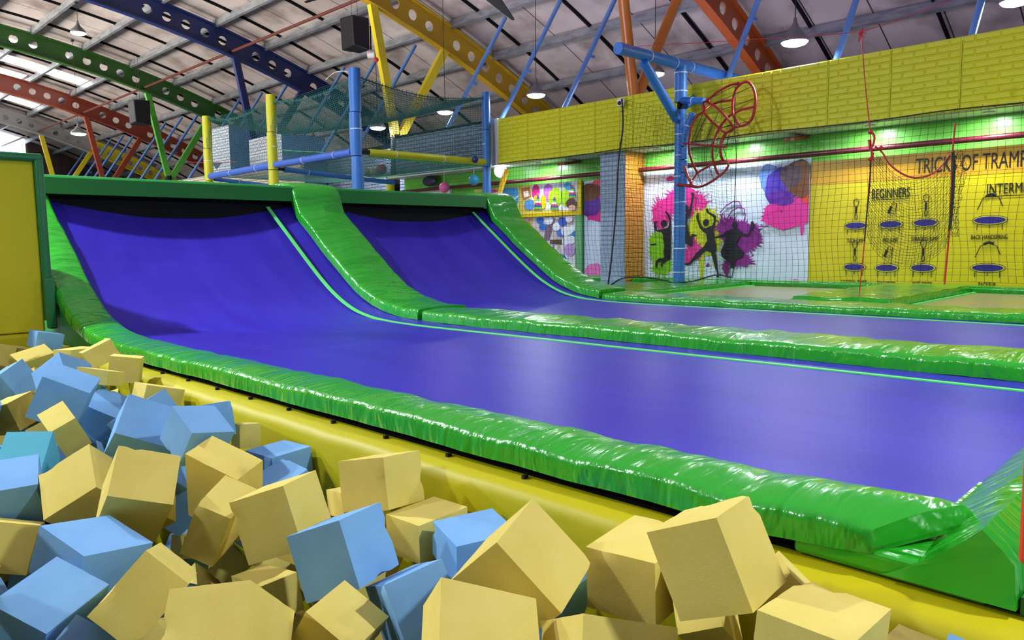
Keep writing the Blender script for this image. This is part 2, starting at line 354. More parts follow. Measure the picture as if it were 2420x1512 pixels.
# ------------------------------------------------------------ mural wall, soffit, brick band
YW = 10.0
struct(MB().box(-13.15, 2.5, YW, YW+.1, 0, 2.95).build('wall_back', M['wgreen']))
struct(MB().box(-13.15, 2.5, 9.56, YW+4, 2.955, 3.0).build('ceiling_soffit', M['soffit']))
g = thing('brick_parapet', (-4, 9.4, 3.0), 'long band of yellow foam brick panels above the murals', 'parapet')
xs = [-9.64+.714*i for i in range(18)]
for i in range(17):
    a0, a1 = xs[i]+.003, xs[i+1]-.003; mb = MB(); mb.box(a0, a1, 9.382, 9.41, 2.95, 3.73)
    for r in range(11):                                   # pillowed foam bricks standing out of the sheet
        z0 = 2.955+r*.0705; z1 = z0+.0665; e = [a0+.002]+[a0+.002+v for v in ((.235, .47) if r % 2 else (.118, .353, .588))]+[a1-.002]
        for b0, b1 in zip(e, e[1:]):
            b0 += .002; b1 -= .002; t = .011; yo, yi = 9.3825, 9.369
            if b1-b0 < .03: continue
            q = [(b0, yo, z0), (b1, yo, z0), (b1, yo, z1), (b0, yo, z1), (b0+t, yi, z0+t), (b1-t, yi, z0+t), (b1-t, yi, z1-t), (b0+t, yi, z1-t)]
            mb.add(q, [(4, 5, 6, 7), (0, 1, 5, 4), (1, 2, 6, 5), (2, 3, 7, 6), (3, 0, 4, 7)])
    me = bpy.data.meshes.new('panel'); me.from_pydata(mb.v, [], mb.f); me.update(); p = link('panel', me, M['yfoam'], g)
MB().box(-9.60, 2.4, 9.41, 9.55, 3.0, 3.70).build('backing', M['soffit'], g)
MB().box(-9.80, -9.645, 9.36, 9.55, 2.95, 3.74).build('end_cap', M['soffit'], g)
g = thing('brick_parapet', (-12, 9.4, 3.0), 'slate blue foam brick parapet behind the netting, left of the yellow band', 'parapet')
MB().box(-12.6, -9.84, 9.39, 9.5, 2.97, 3.70).build('panel', M['bbrick'], g)
MB().box(-12.6, -9.84, 9.37, 9.52, 3.70, 3.74).build('cap_rail', M['dark'], g)
MB().box(-16.6, -13.55, 10.3, 10.4, 2.4, 3.72).build('panel', M['bbrick'], g)
MB().box(-16.6, -13.55, 10.28, 10.42, 3.72, 3.80).build('cap_rail', M['dark'], g)
for (x0, x1, z1, y1, wh) in ((-21.15, -19.96, 4.82, 10.9, 'left, taller one'), (-18.85, -17.17, 4.31, 10.6, 'right, lower one')):
    mb = MB(); mb.box(x0, x1, 9.4, y1, 2.2, z1)
    o = mb.build('brick_box', [M['wbrick'], M['bluecol']]); me = o.data
    for p in me.polygons:
        if p.normal.x > .5: p.material_index = 1
    tag(o, 'boxed duct clad in white brick with a blue side, behind the net, %s' % wh, 'box', 'brick clad duct boxes')
tag(MB().box(-27, -16, 9.2, 9.3, 2.4, 3.55).build('brick_parapet', M['cream']), 'cream foam brick parapet low behind the left end of the netted frame', 'parapet')
tag(MB().tube([(-13.1, 9.86, 2.69), (2.5, 9.86, 2.69)], .035, 12).build('wall_pipe', M['pipe'], sm=40), 'maroon pipe running along the green strip above the murals', 'pipe')
for n_, (px, py) in (('left', (1358, 392)), ('right', (1893, 335))):
    p = onY(px, py, 9.9); mb = MB(); mb.box(p.x-.07, p.x+.07, 9.55, 9.98, 2.79, 2.83)
    vs = [(v[0], v[1], v[2]+(9.98-v[1])*(-.15)+.12) for v in mb.v]; mb.v = vs
    tag(mb.build('wall_bracket', M['g_red']), 'brown slanted steel bracket above the maroon pipe, %s' % ('over the party pictures' if n_ == 'left' else 'over the corner of the jumping mural'), 'bracket', 'wall brackets')
# column clad in blue and orange bricks
cb = MB().box(-7.50, -7.02, 9.50, 10.0, 0, 2.95); o = cb.build('brick_column', [M['cbrick'], M['obrick']])
for p in o.data.polygons:
    if p.normal.x > .5: p.material_index = 1
tag(o, 'square column clad in pale blue brick with an orange side, between the murals', 'column')

# flat colours for printed pictures
_pc = {}
def pc(r, g_, b):
    k = (r, g_, b)
    if k not in _pc:
        lin = [((c/255)/12.92 if c/255 <= .04045 else ((c/255+.055)/1.055)**2.4) for c in k]
        _pc[k] = mat('print_%02x%02x%02x' % k, lin, .35)
    return _pc[k]
def blob(cx, cz, rx, rz, n=40, jag=.12, seed=0, spike=0):
    r = random.Random(seed); out = []
    ph = [r.uniform(0, 6.28) for _ in range(5)]
    for i in range(n):
        a = 2*PI*i/n; k = 1+jag*(math.sin(2*a+ph[0])+.6*math.sin(3*a+ph[1])+.4*math.sin(7*a+ph[2])*1)
        if spike and i % 3 == 0: k += r.uniform(0, spike)
        out.append((cx+rx*k*math.cos(a), cz+rz*k*math.sin(a)))
    return out
def clip(pts, x0, x1, z0, z1): return [(min(max(a, x0), x1), min(max(b, z0), z1)) for a, b in pts]
def wallpts(lst, s, ox, oy, y): return [(q.x, q.z) for q in (onY(ox+a/s, oy+b/s, y) for a, b in lst)]
BZ, TZ = 1.0, 2.60
# --- jumping people mural
x0, x1 = -7.02, -4.385
g = thing('wall_mural', (-5.7, 9.99, 1), 'white mural of jumping black silhouettes over pink, yellow and purple paint splashes', 'mural')
MB().box(x0, x1, 9.98, 9.998, BZ, 2.66).build('sheet', pc(214, 226, 250), g)
S7 = lambda l: wallpts(l, 4.582, 1500, 350, 9.976)
lay = [9.976]
def pl(pts, col, name='paint_splash'):
    lay[0] -= .0006; return polyplate(clip(pts, x0+.002, x1-.002, BZ+.002, 2.655), lay[0], .0012, name, col, g)
def bl(cx, cy, rx, ry, **k):      # centre and radii read off the mural at its own scale
    c = S7([(cx, cy), (cx+rx, cy), (cx, cy+ry)]); return blob(c[0][0], c[0][1], abs(c[1][0]-c[0][0]), abs(c[2][1]-c[0][1]), **k)
pink = pc(226, 52, 150); yel = pc(200, 208, 20); grn = pc(128, 200, 30); pur = pc(140, 36, 140)
pl(bl(500, 560, 150, 150, n=90, jag=.10, seed=1, spike=.5), pink)
pl(bl(300, 700, 110, 150, n=90, jag=.12, seed=2, spike=.7), pink)
pl(bl(640, 620, 120, 130, n=90, jag=.1, seed=8, spike=.7), pink)
pl(bl(385, 330, 36, 34, n=30, jag=.15, seed=3), pink)
pl(bl(270, 1080, 105, 190, n=90, jag=.10, seed=4, spike=.3), grn)
pl(bl(300, 1290, 90, 90, n=70, jag=.15, seed=14, spike=.6), grn)
pl(bl(760, 900, 190, 220, n=90, jag=.12, seed=5, spike=.45), yel)
pl(bl(730, 1240, 28, 170, n=30, jag=.1, seed=6), yel)
pl(bl(865, 1200, 18, 110, n=30, jag=.1, seed=16), yel)
pl(bl(640, 1080, 70, 110, n=50, jag=.2, seed=9, spike=.6), pink)
pl(bl(570, 1180, 50, 70, n=40, jag=.2, seed=10, spike=.6), pink)
pl(bl(1150, 960, 190, 190, n=110, jag=.10, seed=7, spike=.55), pur)
pl(bl(1020, 880, 120, 120, n=90, jag=.16, seed=17, spike=.6), pur)
pl(bl(1130, 1220, 120, 70, n=70, jag=.2, seed=18, spike=.8), pur)
pl(bl(990, 1300, 40, 60, n=30, jag=.2, seed=19, spike=.6), pur)
pl(bl(795, 1268, 20, 20, n=20, seed=20), pur); pl(bl(1290, 1102, 15, 14, n=20, seed=21), pur)
for i in range(16):
    r = random.Random(50+i); cx, cy = r.choice([(1230, 900), (1180, 1150), (1000, 800), (350, 600), (700, 560)]); ox, oy = r.uniform(-150, 150), r.uniform(-110, 110)
    pl(bl(cx+ox, cy+oy, r.uniform(5, 14), r.uniform(5, 13), n=14, seed=i), pink if cx < 800 else pur, 'paint_drop')
for i, a in enumerate([[(930, 700), (1000, 620), (1080, 575), (1140, 580), (1165, 640)], [(1010, 760), (1060, 680), (1130, 640), (1200, 660), (1190, 720)], [(1200, 1290), (1260, 1240), (1310, 1250)], [(1300, 820), (1360, 850), (1450, 842)], [(1300, 880), (1370, 930), (1380, 1010), (1320, 1030)], [(960, 700), (950, 760), (990, 800)]]):
    q = S7(a); mb = MB(); mb.tube([(x, 9.973-.0006*30, z) for x, z in q], .008, 6); mb.build('paint_curl', pur, g)
# watercolour corner
pl(bl(1480, 330, 130, 150, n=40, jag=.08, seed=30), pc(110, 150, 240)); pl(bl(1600, 420, 190, 220, n=40, jag=.08, seed=31), pc(84, 60, 190))
pl(bl(1700, 700, 320, 170, n=80, jag=.08, seed=32, spike=.12), pc(232, 48, 160)); pl(bl(1590, 540, 150, 80, n=40, jag=.1, seed=33), pc(100, 40, 170))
pl(bl(1880, 450, 80, 170, n=40, jag=.1, seed=34), pc(235, 70, 40)); pl(bl(1790, 330, 170, 200, n=40, jag=.07, seed=35), pc(120, 72, 38)); pl(bl(1700, 300, 110, 130, n=40, jag=.1, seed=36), pc(88, 70, 84))
pl(bl(1820, 880, 22, 60, n=20, seed=37), pc(232, 48, 160)); pl(bl(1595, 682, 14, 13, n=16, seed=38), pc(170, 30, 120)); pl(bl(1750, 1440, 40, 22, n=30, seed=39, spike=.8), pink)
blk = pc(26, 24, 34)
def fig(pts, head, nm='silhouette'):
    lay[0] -= .0006
    polyplate(clip(S7(pts), x0, x1, BZ, TZ), lay[0], .0012, nm, blk, g)
    if head: lay[0] -= .0006; polyplate(bl(*head, n=20, jag=.03, seed=1), lay[0], .0012, nm+'_head', blk, g)
fig([(683, 715), (675, 745), (690, 800), (715, 870), (755, 905), (785, 930), (795, 1000), (760, 1060), (680, 1130), (600, 1240), (550, 1250), (548, 1262), (590, 1265), (620, 1250), (700, 1180), (780, 1110), (835, 1130), (850, 1180), (870, 1260), (900, 1350), (895, 1398), (925, 1398), (915, 1340), (905, 1250), (885, 1130), (895, 1080), (880, 990), (868, 900), (870, 860), (888, 800), (890, 735), (875, 722), (815, 692), (800, 652), (790, 655), (780, 660), (786, 695), (800, 706), (862, 748), (868, 790), (850, 835), (828, 846), (780, 866), (750, 866), (725, 826), (706, 770), (704, 712), (694, 690)], (782, 806, 33, 40))
fig([(250, 785), (222, 800), (217, 850), (228, 895), (300, 912), (318, 940), (320, 980), (332, 1060), (322, 1120), (330, 1185), (270, 1195), (240, 1220), (233, 1290), (250, 1298), (262, 1240), (298, 1230), (292, 1262), (303, 1302), (314, 1255), (350, 1222), (400, 1205), (400, 760), (385, 720), (350, 680), (338, 678), (345, 700), (368, 735), (388, 790), (372, 858), (345, 868), (322, 876), (252, 886), (242, 850), (246, 810), (258, 792)], (325, 815, 32, 40))
fig([(500, 740), (590, 690), (618, 600), (632, 530), (620, 485), (645, 478), (656, 512), (640, 600), (622, 690), (592, 750), (577, 820), (602, 930), (612, 965), (628, 930), (640, 925), (684, 942), (680, 952), (645, 958), (632, 1050), (612, 1066), (560, 1030), (540, 1040), (520, 1000), (510, 900)], (565, 655, 28, 40))
fig([(870, 962), (960, 932), (1010, 895), (1070, 872), (1130, 870), (1180, 922), (1240, 932), (1265, 850), (1268, 800), (1290, 785), (1306, 830), (1272, 900), (1245, 962), (1150, 952), (1108, 1040), (1142, 1075), (1192, 1130), (1176, 1182), (1120, 1202), (1092, 1232), (1076, 1302), (1043, 1292), (1055, 1240), (1000, 1215), (950, 1172), (943, 1112), (985, 1020), (1002, 962), (940, 967), (880, 977)], (1095, 832, 30, 40))
fig([(178, 1040), (215, 1035), (245, 1030), (245, 1042), (215, 1052), (178, 1052)], None)
# --- tricks of trampoline poster
g = thing('wall_poster', (-2.5, 9.99, 1), 'yellow wall poster listing trampoline tricks with small drawings', 'poster')
MB().box(-4.375, 2.4, 9.98, 9.998, BZ, 2.60).build('sheet', pc(212, 196, 8), g)
MB().box(-4.375, 2.4, 9.976, 9.98, 2.30, 2.60).build('header_band', pc(212, 160, 26), g)
YP = 9.972
ink = pc(30, 28, 30)
textmesh('TRICKS OF TRAMPOLINE', -3.10, 2.36, .175, YP, 'title_text', ink, g, .535, bold=.0)
textmesh('BEGINNERS', -3.60, 2.09, .115, YP, 'heading_text', ink, g, .52); MB().box(-3.60, -3.17, YP-.002, YP, 2.065, 2.073).build('underline', ink, g)
textmesh('INTERMEDIATE', -2.35, 2.075, .115, YP, 'heading_text', ink, g, .60); MB().box(-2.36, -1.70, YP-.002, YP, 2.045, 2.053).build('underline', ink, g)
tr = [(-3.78, 1.76, 'TUCK JUMP'), (-3.36, 1.765, 'PIKE JUMP'), (-2.97, 1.775, 'STRADDLE JUMP'), (-2.30, 1.785, 'BACK HANDSPRING'), (-3.78, 1.235, 'HALF/FULL TWIST'), (-3.39, 1.23, 'SEAT DROP'), (-2.98, 1.235, 'KNEE DROP'), (-2.30, 1.245, 'BACKFLIP')]
def ell(cx, cz, rx, rz, n=28): return [(cx+rx*math.cos(2*PI*i/n), cz+rz*math.sin(2*PI*i/n)) for i in range(n)]
for i, (x, z, s) in enumerate(tr):
    rx = .125 if x < -2.5 else .155
    polyplate(ell(x, z, rx+.022, .056), YP, .002, 'trampoline_drawing', ink, g)
    polyplate(ell(x, z, rx+.016, .050), YP-.0015, .002, 'trampoline_drawing', pc(210, 200, 60), g)
    polyplate(ell(x, z, rx, .040), YP-.003, .002, 'trampoline_drawing', pc(40, 30, 130), g)
    for lx in (-.8, 0, .8): MB().box(x+lx*rx-.003, x+lx*rx+.003, YP-.002, YP, z-(.11 if lx else .09), z-.045).build('leg_drawing', ink, g)
    textmesh(s, x, z-.215, .05, YP, 'caption_text', ink, g, .55, align='CENTER')
    mb = MB(); b0 = z+.17
    if i in (3, 7):
        mb.tube([(x-.13, YP, b0-.05), (x-.08, YP, b0+.08), (x, YP, b0+.11)], .004, 4); mb.tube([(x-.05, YP, b0+.10), (x, YP, b0+.12), (x+.05, YP, b0+.11)], .014, 6)
        mb.tube([(x, YP, b0+.11), (x+.08, YP, b0+.08), (x+.12, YP, b0-.02)], .004, 4)
    elif i in (1, 5):
        mb.tube([(x-.03, YP, b0-.03), (x, YP, b0+.05)], .015, 6); mb.tube([(x, YP, b0+.05), (x+.02, YP, b0+.10), (x+.06, YP, b0+.08), (x+.05, YP, b0-.02)], .004, 4); mb.tube([(x-.03, YP, b0-.03), (x+.06, YP, b0-.04)], .004, 4)
    else:
        mb.tube([(x, YP, b0-.01), (x, YP, b0+.07)], .013, 6); mb.tube([(x-.035, YP, b0+.14), (x-.02, YP, b0+.08), (x+.02, YP, b0+.08), (x+.035, YP, b0+.14), (x, YP, b0+.17), (x-.035, YP, b0+.14)], .004, 4)
        mb.tube([(x, YP, b0), (x-.015, YP, b0-.05), (x-.005, YP, b0-.10)], .004, 4); mb.tube([(x, YP, b0), (x+.02, YP, b0-.05), (x+.01, YP, b0-.10)], .004, 4)
    mb.build('stick_figure_drawing', ink, g)
# --- watercolour panel left of the column
x0, x1 = -8.22, -7.50
g = thing('wall_mural', (-7.9, 9.99, 1), 'narrow white mural with brown, purple and pink watercolour splash left of the brick column', 'mural')
MB().box(x0, x1, 9.98, 9.998, BZ, 2.60).build('sheet', pc(208, 222, 250), g)
S6 = lambda l: wallpts(l, 5.04, 1150, 380, 9.976)
def b6(cx, cy, rx, ry, **k):
    c = S6([(cx, cy), (cx+rx, cy), (cx, cy+ry)]); return blob(c[0][0], c[0][1], abs(c[1][0]-c[0][0]), abs(c[2][1]-c[0][1]), **k)
lay[0] = 9.976
pl(b6(1340, 480, 210, 250, n=60, jag=.06, seed=1, spike=.1), pc(228, 50, 150)); pl(b6(1340, 300, 120, 90, n=40, seed=2), pc(226, 70, 90))
pl(b6(1230, 520, 130, 150, n=40, jag=.06, seed=3), pc(96, 44, 160)); pl(b6(1230, 370, 130, 110, n=40, jag=.06, seed=4), pc(118, 70, 50)); pl(b6(1290, 1320, 120, 90, n=40, jag=.1, seed=5, spike=.1), pc(232, 120, 200))
# --- green frame post, party pictures
tag(MB().box(-8.37, -8.24, 9.93, 9.998, BZ, 2.05).build('wall_post', pc(110, 176, 120)), 'pale green wall post beside the balloon pictures', 'post')
x0, x1 = -10.9, -8.30
g = thing('party_picture', (-9.6, 9.99, 2.1), 'upper party picture in a yellow frame with gift boxes, striped hats and balloons', 'picture', 'party pictures')
MB().box(x0, x1, 9.95, 9.99, 2.08, 2.62).build('print', pc(214, 196, 90), g)
MB().box(x0, x1+.06, 9.925, 9.955, 2.05, 2.11).build('frame', pc(214, 190, 14), g); MB().box(x1, x1+.06, 9.925, 9.955, 2.11, 2.64).build('frame', pc(206, 190, 20), g)
lay[0] = 9.948
def P6(pts, col, nm='print_shape', zz=(2.10, 2.615)):
    lay[0] -= .0006; return polyplate(clip(pts, x0+.003, x1-.003, *zz), lay[0], .0012, nm, col, g)
P6(S6([(545, 285), (1090, 240), (1090, 590), (545, 580)]), pc(226, 232, 246)); P6(S6([(200, 320), (380, 320), (400, 420), (380, 520), (245, 555), (195, 470)]), pc(60, 150, 205), 'gift_box_print'); P6(S6([(235, 520), (395, 410), (395, 425), (245, 540)]), pc(220, 225, 240), 'ribbon_print')
P6(b6(310, 470, 38, 38, n=36, jag=.05, seed=1, spike=.6), pc(220, 225, 245), 'bow_print')
P6(S6([(425, 330), (520, 310), (545, 420), (455, 470), (430, 400)]), pc(176, 110, 66), 'gift_box_print'); P6(S6([(450, 370), (510, 355), (525, 420), (465, 440)]), pc(240, 225, 210))
for cx, cy, rx, ry, c in ((600, 370, 48, 90, (220, 40, 140)), (750, 380, 60, 110, (190, 110, 220)), (830, 440, 80, 120, (160, 206, 30)), (950, 440, 56, 105, (160, 206, 30)), (690, 490, 34, 85, (226, 200, 20)), (600, 480, 30, 70, (220, 200, 30)), (980, 300, 44, 45, (70, 170, 226)), (525, 520, 62, 62, (90, 150, 220)), (90, 390, 60, 50, (210, 60, 160))):
    P6(b6(cx, cy, rx, ry, n=30, jag=.02, seed=cx), pc(*c), 'balloon_print')
for cx, top, bot, hw in ((630, 380, 575, 52), (825, 410, 580, 50), (1040, 270, 440, 44)):
    for j in range(8):
        a, b = lerp(top, bot, j/8), lerp(top, bot, (j+1)/8); wa, wb = hw*j/8, hw*(j+1)/8
        P6(S6([(cx-wa-1, a), (cx+wa+1, a), (cx+wb, b), (cx-wb, b)]), pc(*[(240, 240, 250), (220, 60, 110), (60, 90, 160), (120, 190, 70)][j % 4]), 'party_hat_print')
P6(b6(1030, 510, 64, 62, n=30, jag=.03, seed=5), pc(92, 62, 58), 'hair_print'); P6(b6(1040, 560, 46, 34, n=24, jag=.02, seed=6), pc(226, 180, 160), 'face_print')
x0, x1 = -10.9, -8.39
g = thing('party_picture', (-9.6, 9.99, 1.0), 'lower party picture with blue, white and pink balloons above the green pads', 'picture', 'party pictures')
MB().box(x0, x1, 9.95, 9.99, BZ, 2.04).build('print', pc(206, 196, 204), g)
lay[0] = 9.948; Z2 = (1.005, 2.035)
P6(S6([(515, 640), (552, 640), (552, 1010), (515, 1000)]), pc(200, 160, 90), zz=Z2); P6(S6([(720, 760), (800, 640), (830, 700), (760, 940), (690, 960)]), pc(120, 100, 120), zz=Z2)
P6(S6([(560, 1005), (1085, 1000), (1085, 1360), (560, 1360)]), pc(226, 224, 240), zz=Z2); P6(S6([(770, 940), (910, 935), (910, 995), (770, 990)]), pc(90, 80, 60), zz=Z2)
for cx, cy, r, c in ((650, 705, 42, (50, 110, 200)), (755, 705, 52, (226, 236, 250)), (740, 640, 38, (70, 140, 210)), (682, 785, 42, (50, 110, 200)), (845, 785, 46, (226, 236, 250)), (920, 725, 52, (60, 100, 200)), (895, 860, 46, (70, 120, 210)), (960, 840, 56, (230, 240, 252)), (1035, 820, 52, (230, 240, 252)), (1072, 885, 50, (50, 130, 226)), (970, 955, 56, (226, 236, 250)), (1030, 940, 46, (220, 230, 250)), (460, 705, 48, (236, 130, 190)), (470, 805, 46, (236, 120, 180)), (365, 690, 50, (236, 224, 240)), (390, 760, 40, (240, 226, 240)), (1000, 690, 44, (226, 220, 236)), (860, 660, 30, (226, 190, 180))):
    P6(b6(cx, cy, r, r*1.02, n=26, jag=.015, seed=cx), pc(*c), 'balloon_print', Z2)
for cx, cy, rx, ry, c in ((720, 1070, 62, 66, (200, 40, 80)), (910, 1200, 72, 84, (50, 120, 210)), (1010, 1060, 66, 76, (190, 150, 216)), (800, 1210, 36, 40, (80, 150, 220)), (985, 1310, 52, 56, (180, 110, 110)), (990, 1320, 34, 36, (226, 210, 170))):
    P6(b6(cx, cy, rx, ry, n=26, jag=.02, seed=cx), pc(*c), 'balloon_print', Z2)
for ch, px, py, c in (('P', 805, 1060, (150, 60, 170)), ('P', 870, 1060, (170, 190, 60)), ('T', 790, 1240, (60, 140, 220)), ('H', 830, 1245, (60, 140, 220))):
    q = S6([(px, py)])[0]; textmesh(ch, q[0], q[1], .085, 9.93, 'letter_print', pc(*c), g, .7)
P6(S6([(1100, 1120), (1135, 1120), (1135, 1160), (1100, 1160)]), pc(150, 60, 60), zz=Z2)
# items seen low behind the ramp top
tag(MB().box(-12.75, -11.6, 9.93, 9.99, 2.3, 2.70).build('wall_poster', pc(226, 230, 226)), 'white poster with a dark cap picture left of the pink lantern', 'poster')
q = onY(1020, 428, 9.9); tag(MB().sphere((0, 0, 0), .17, 10).build('cap', pc(52, 48, 78), sm=60), 'dark navy cap shape on the white poster left of the pink lantern', 'cap').location = (q.x, 9.85, q.z)
bpy.data.objects['cap'].scale = (1.3, .4, .6)
for px, py, r, c, lb in ((1050, 443, 13.5, (240, 110, 180), 'round pink paper lantern hanging in front of the maroon pipe'), (1120, 425, 13.5, (60, 170, 220), 'round blue paper lantern hanging left of the netting post')):
    q = onY(px, py, 9.6); rr = r/F*(q-EYE).length*.92
    g = thing('paper_lantern', q, lb, 'lantern', 'paper lanterns'); prof = []
    for i in range(25):
        a = PI*i/24; prof.append((max(rr*math.sin(a)*(1+(.015 if i % 2 else 0)), .01), q.z-rr*math.cos(a)))
    MB().lathe(prof, (q.x, q.y, 0), 24).build('globe', pc(*c), g, 60); MB().tube([(q.x, q.y, q.z+rr), (q.x, q.y, 2.955)], .004, 5).build('cord', M['white'], g)
q = onY(1183, 404, 9.6); g = thing('globe_lamp', (q.x, q.y, q.z), 'round white lit globe lamp under the soffit left of the yellow slanting prop', 'lamp')
MB().sphere(q, .115, 10).build('globe', M['bulb'], g, 60); MB().tube([(q.x, q.y, q.z+.1), (q.x, q.y, 2.96)], .03, 8).build('stem', M['white'], g)
a, b = onY(1197, 402, 9.55), onY(1172, 480, 9.2); d = (b-a); tag(MB().tube([a, b+d*1.3], .05, 6).build('slanting_prop', M['g_yellow']), 'slanting yellow prop behind the netting right of the last blue post', 'prop')
tag(MB().box(-16.6, -16.0, 9.9, 9.99, 2.25, 2.62).build('wall_poster', pc(240, 236, 240)), 'white poster with a red mark between the corner post and the yellow stub', 'poster')
bpy.context.view_layer.update()
po = onY(936, 440, 9.9); g = thing('padded_stub', (po.x, 9.75, 1.5), 'short yellow padded column foot below the dark column', 'post'); MB().tube([(po.x, 9.75, 0), (po.x, 9.75, 2.93)], .095, 10).build('sleeve', M['pyel'], g, 40); MB().tube([(po.x, 9.75, 2.93), (po.x, 9.75, 3.02)], .085, 10).build('collar', M['black'], g, 40)

# ------------------------------------------------------------ trampoline deck
PR = [(-7.35, 2.30), (-7.06, 2.06), (-6.82, 1.88), (-6.6, 1.72), (-6.35, 1.535), (-6.1, 1.355), (-5.9, 1.225), (-5.7, 1.125), (-5.5, 1.055), (-5.25, 1.015), (-5.0, .998), (-4.6, .99), (.6, .99)]
# smooth the ramp profile
def smprof(tab, n=90, x0=-7.06, x1=-4.4):
    P = []
    for i in range(n+1):
        x = lerp(x0, x1, i/n); s = 0; ws = 0
        for k in range(-6, 7):
            wgt = math.exp(-(k/3)**2); s += interp(tab, x+k*.04)*wgt; ws += wgt
        P.append((x, s/ws))
    return P
RAMP = smprof(PR)
def path(x0, x1, step=.06):
    P = [p for p in RAMP if x0 <= p[0] <= x1]
    x = RAMP[-1][0]+step
    if x0 > RAMP[-1][0]: P = []; x = x0
    while x < x1: P.append((x, .99)); x += step
    P.append((x1, .99)); return P
def sweep(name, P, sec, y0, m, parent, off=0, wav=0, seed=0, closed=True, edge=None, skew=0, wid=None):
    # sec: list of (dy, dn) ring; dn measured along the path normal
    vs = []; n = len(sec); k = len(P)
    for i, (x, z) in enumerate(P):
        a = P[max(i-1, 0)]; b = P[min(i+1, k-1)]; t = Vector((b[0]-a[0], 0, b[1]-a[1])).normalized(); nr = Vector((-t.z, 0, t.x))
        for (dy, dn) in sec:
            W = sec[-1][0] or 1
            if wid: dy = dy*wid(x)
            hi = 1 if dn > 0 else .3
            nz = noise.noise(Vector((x*5+seed, (y0+dy)*3, seed*1.7)))*wav*hi + noise.noise(Vector((x*14+seed*2, (y0+dy)*4, 3.3)))*wav*.5*hi
            ey = 0
            if edge: ey = noise.noise(Vector((x*3.2+seed, dn*3, 9)))*edge
            p = Vector((x, y0+dy+ey, z))+nr*(off+dn+nz)
            if skew:
                f = max(0, 1-(k-1-i)*.03/.25); h = max(0, 1-(k-1-i)*.03/.13); p.z -= dn*(1-math.sqrt(1-h*h*.97))
                p.x += skew*f*(dy/W); p.z += .018*f+.024*h*(dy/W)
            vs.append(p)
    fs = [(i*n+j, (i+1)*n+j, (i+1)*n+(j+1) % n, i*n+(j+1) % n) for i in range(k-1) for j in range(n if closed else n-1)]
    if closed: fs += [tuple(range(n)), tuple((k-1)*n+j for j in reversed(range(n)))]
    mb = MB(); mb.add(vs, fs); return mb.build(name, m, parent, 45)
def padsec(w, t, r=.028, n=10, crown=.010):
    s = [(0, 0), (0, t-r)]
    for i in range(1, 5): a = PI/2*i/4; s.append((r-r*math.cos(a), t-r+r*math.sin(a)))
    for i in range(1, n): u = i/n; s.append((r+(w-2*r)*u, t+crown*math.sin(PI*u)))
    for i in range(0, 5): a = PI/2*i/4; s.append((w-r+r*math.sin(a), t-r+r*math.cos(a)))
    s.append((w, 0)); return s
MATOFF = -.022
def lane(y0, y1, label, tapes):
    g = thing('tumble_trampoline', (-3, (y0+y1)/2, .5), label, 'trampoline', 'tumble lanes with a ramp')
    n = 24; sec = [(lerp(y0, y1, i/n)-y0, 0) for i in range(n+1)]
    P = [p for p in path(-7.04, .2)]
    vs = []; k = len(P)
    for i, (x, z) in enumerate(P):
        for j in range(n+1):
            u = j/n; ramp = min(max((-5.1-x)/1.3, 0), 1)*min(max((x+7.3)/.4, 0), 1)
            sag = .135*math.sin(PI*u)**.75*ramp
            vs.append((x+.0-sag*.75, lerp(y0, y1, u), z+MATOFF-sag*.7))
    N = len(vs); vs += [(a, b, c-.012) for a, b, c in vs]; q = n+1
    fs = [(i*q+j, (i+1)*q+j, (i+1)*q+j+1, i*q+j+1) for i in range(k-1) for j in range(n)]
    fs += [tuple(N+a for a in reversed(f)) for f in fs]
    for i in range(k-1): fs += [(i*q, N+i*q, N+(i+1)*q, (i+1)*q), (i*q+n, (i+1)*q+n, N+(i+1)*q+n, N+i*q+n)]
    for j in range(n): fs += [(j, j+1, N+j+1, N+j), ((k-1)*q+j, N+(k-1)*q+j, N+(k-1)*q+j+1, (k-1)*q+j+1)]
    mb = MB(); mb.add(vs, fs); bed = mb.build('jump_bed', M['mat'], g, 60)
    for ty, tw in tapes:
        P2 = [p for p in P if p[0] > -6.98]
        sweep('edge_tape', P2, [(0, -.002), (0, .010), (tw, .010), (tw, -.002)], ty, M['tape'], g, MATOFF-.004)
    for yy in (y0+.01, y1-.03):
        sweep('frame_rail', [p for p in P if p[0] > -6.98], [(0, -.10), (0, -.04), (.04, -.04), (.04, -.10)], yy, M['dark'], g, MATOFF)
    return g
L1 = lane(1.68, 3.96, 'near tumble trampoline lane with violet bed curving up into a ramp at the left', [(3.63, .032)])
L2 = lane(4.30, 6.60, 'far tumble trampoline lane with violet bed and ramp, behind the middle green pad', [(6.33, .032)])
def pad(name, P, y0, w, t, label, m='pad_x', seed=0, group='green edge pads', off=0.0, **k):
    g = thing(name, (P[len(P)//2][0], y0, P[len(P)//2][1]), label, 'pad', group)
    sweep('cover', P, padsec(w, t), y0, M[m], g, -.02+off, k.get('wav', .012), seed, edge=k.get('edge', .012), skew=k.get('skew', 0), wid=k.get('wid')); return g
full = path(-7.02, -.4)
FP = [(x, z) for x, z in path(-7.0, -.52, .03)]
TOP = [(-7.30, 2.165), (-7.20, 2.165), (-7.10, 2.163), (-7.02, 2.152), (-6.965, 2.13), (-6.935, 2.10), (-6.905, 2.03), (-6.875, 1.975)]
RP = lambda xe: TOP+[p for p in RAMP if -6.85 < p[0] < xe]
pad('edge_pad', FP, 1.50, .24, .072, 'long glossy green pad between the foam pit and the near violet lane', seed=3, edge=.012, wid=lambda x: 1+.03*min(max((-5.1-x)/1.0, 0), 1), skew=.13, wav=.010)
pad('edge_pad', RP(-4.95), 3.87, .53, .085, 'green pad curving down the ramp between the two violet lanes', seed=11)
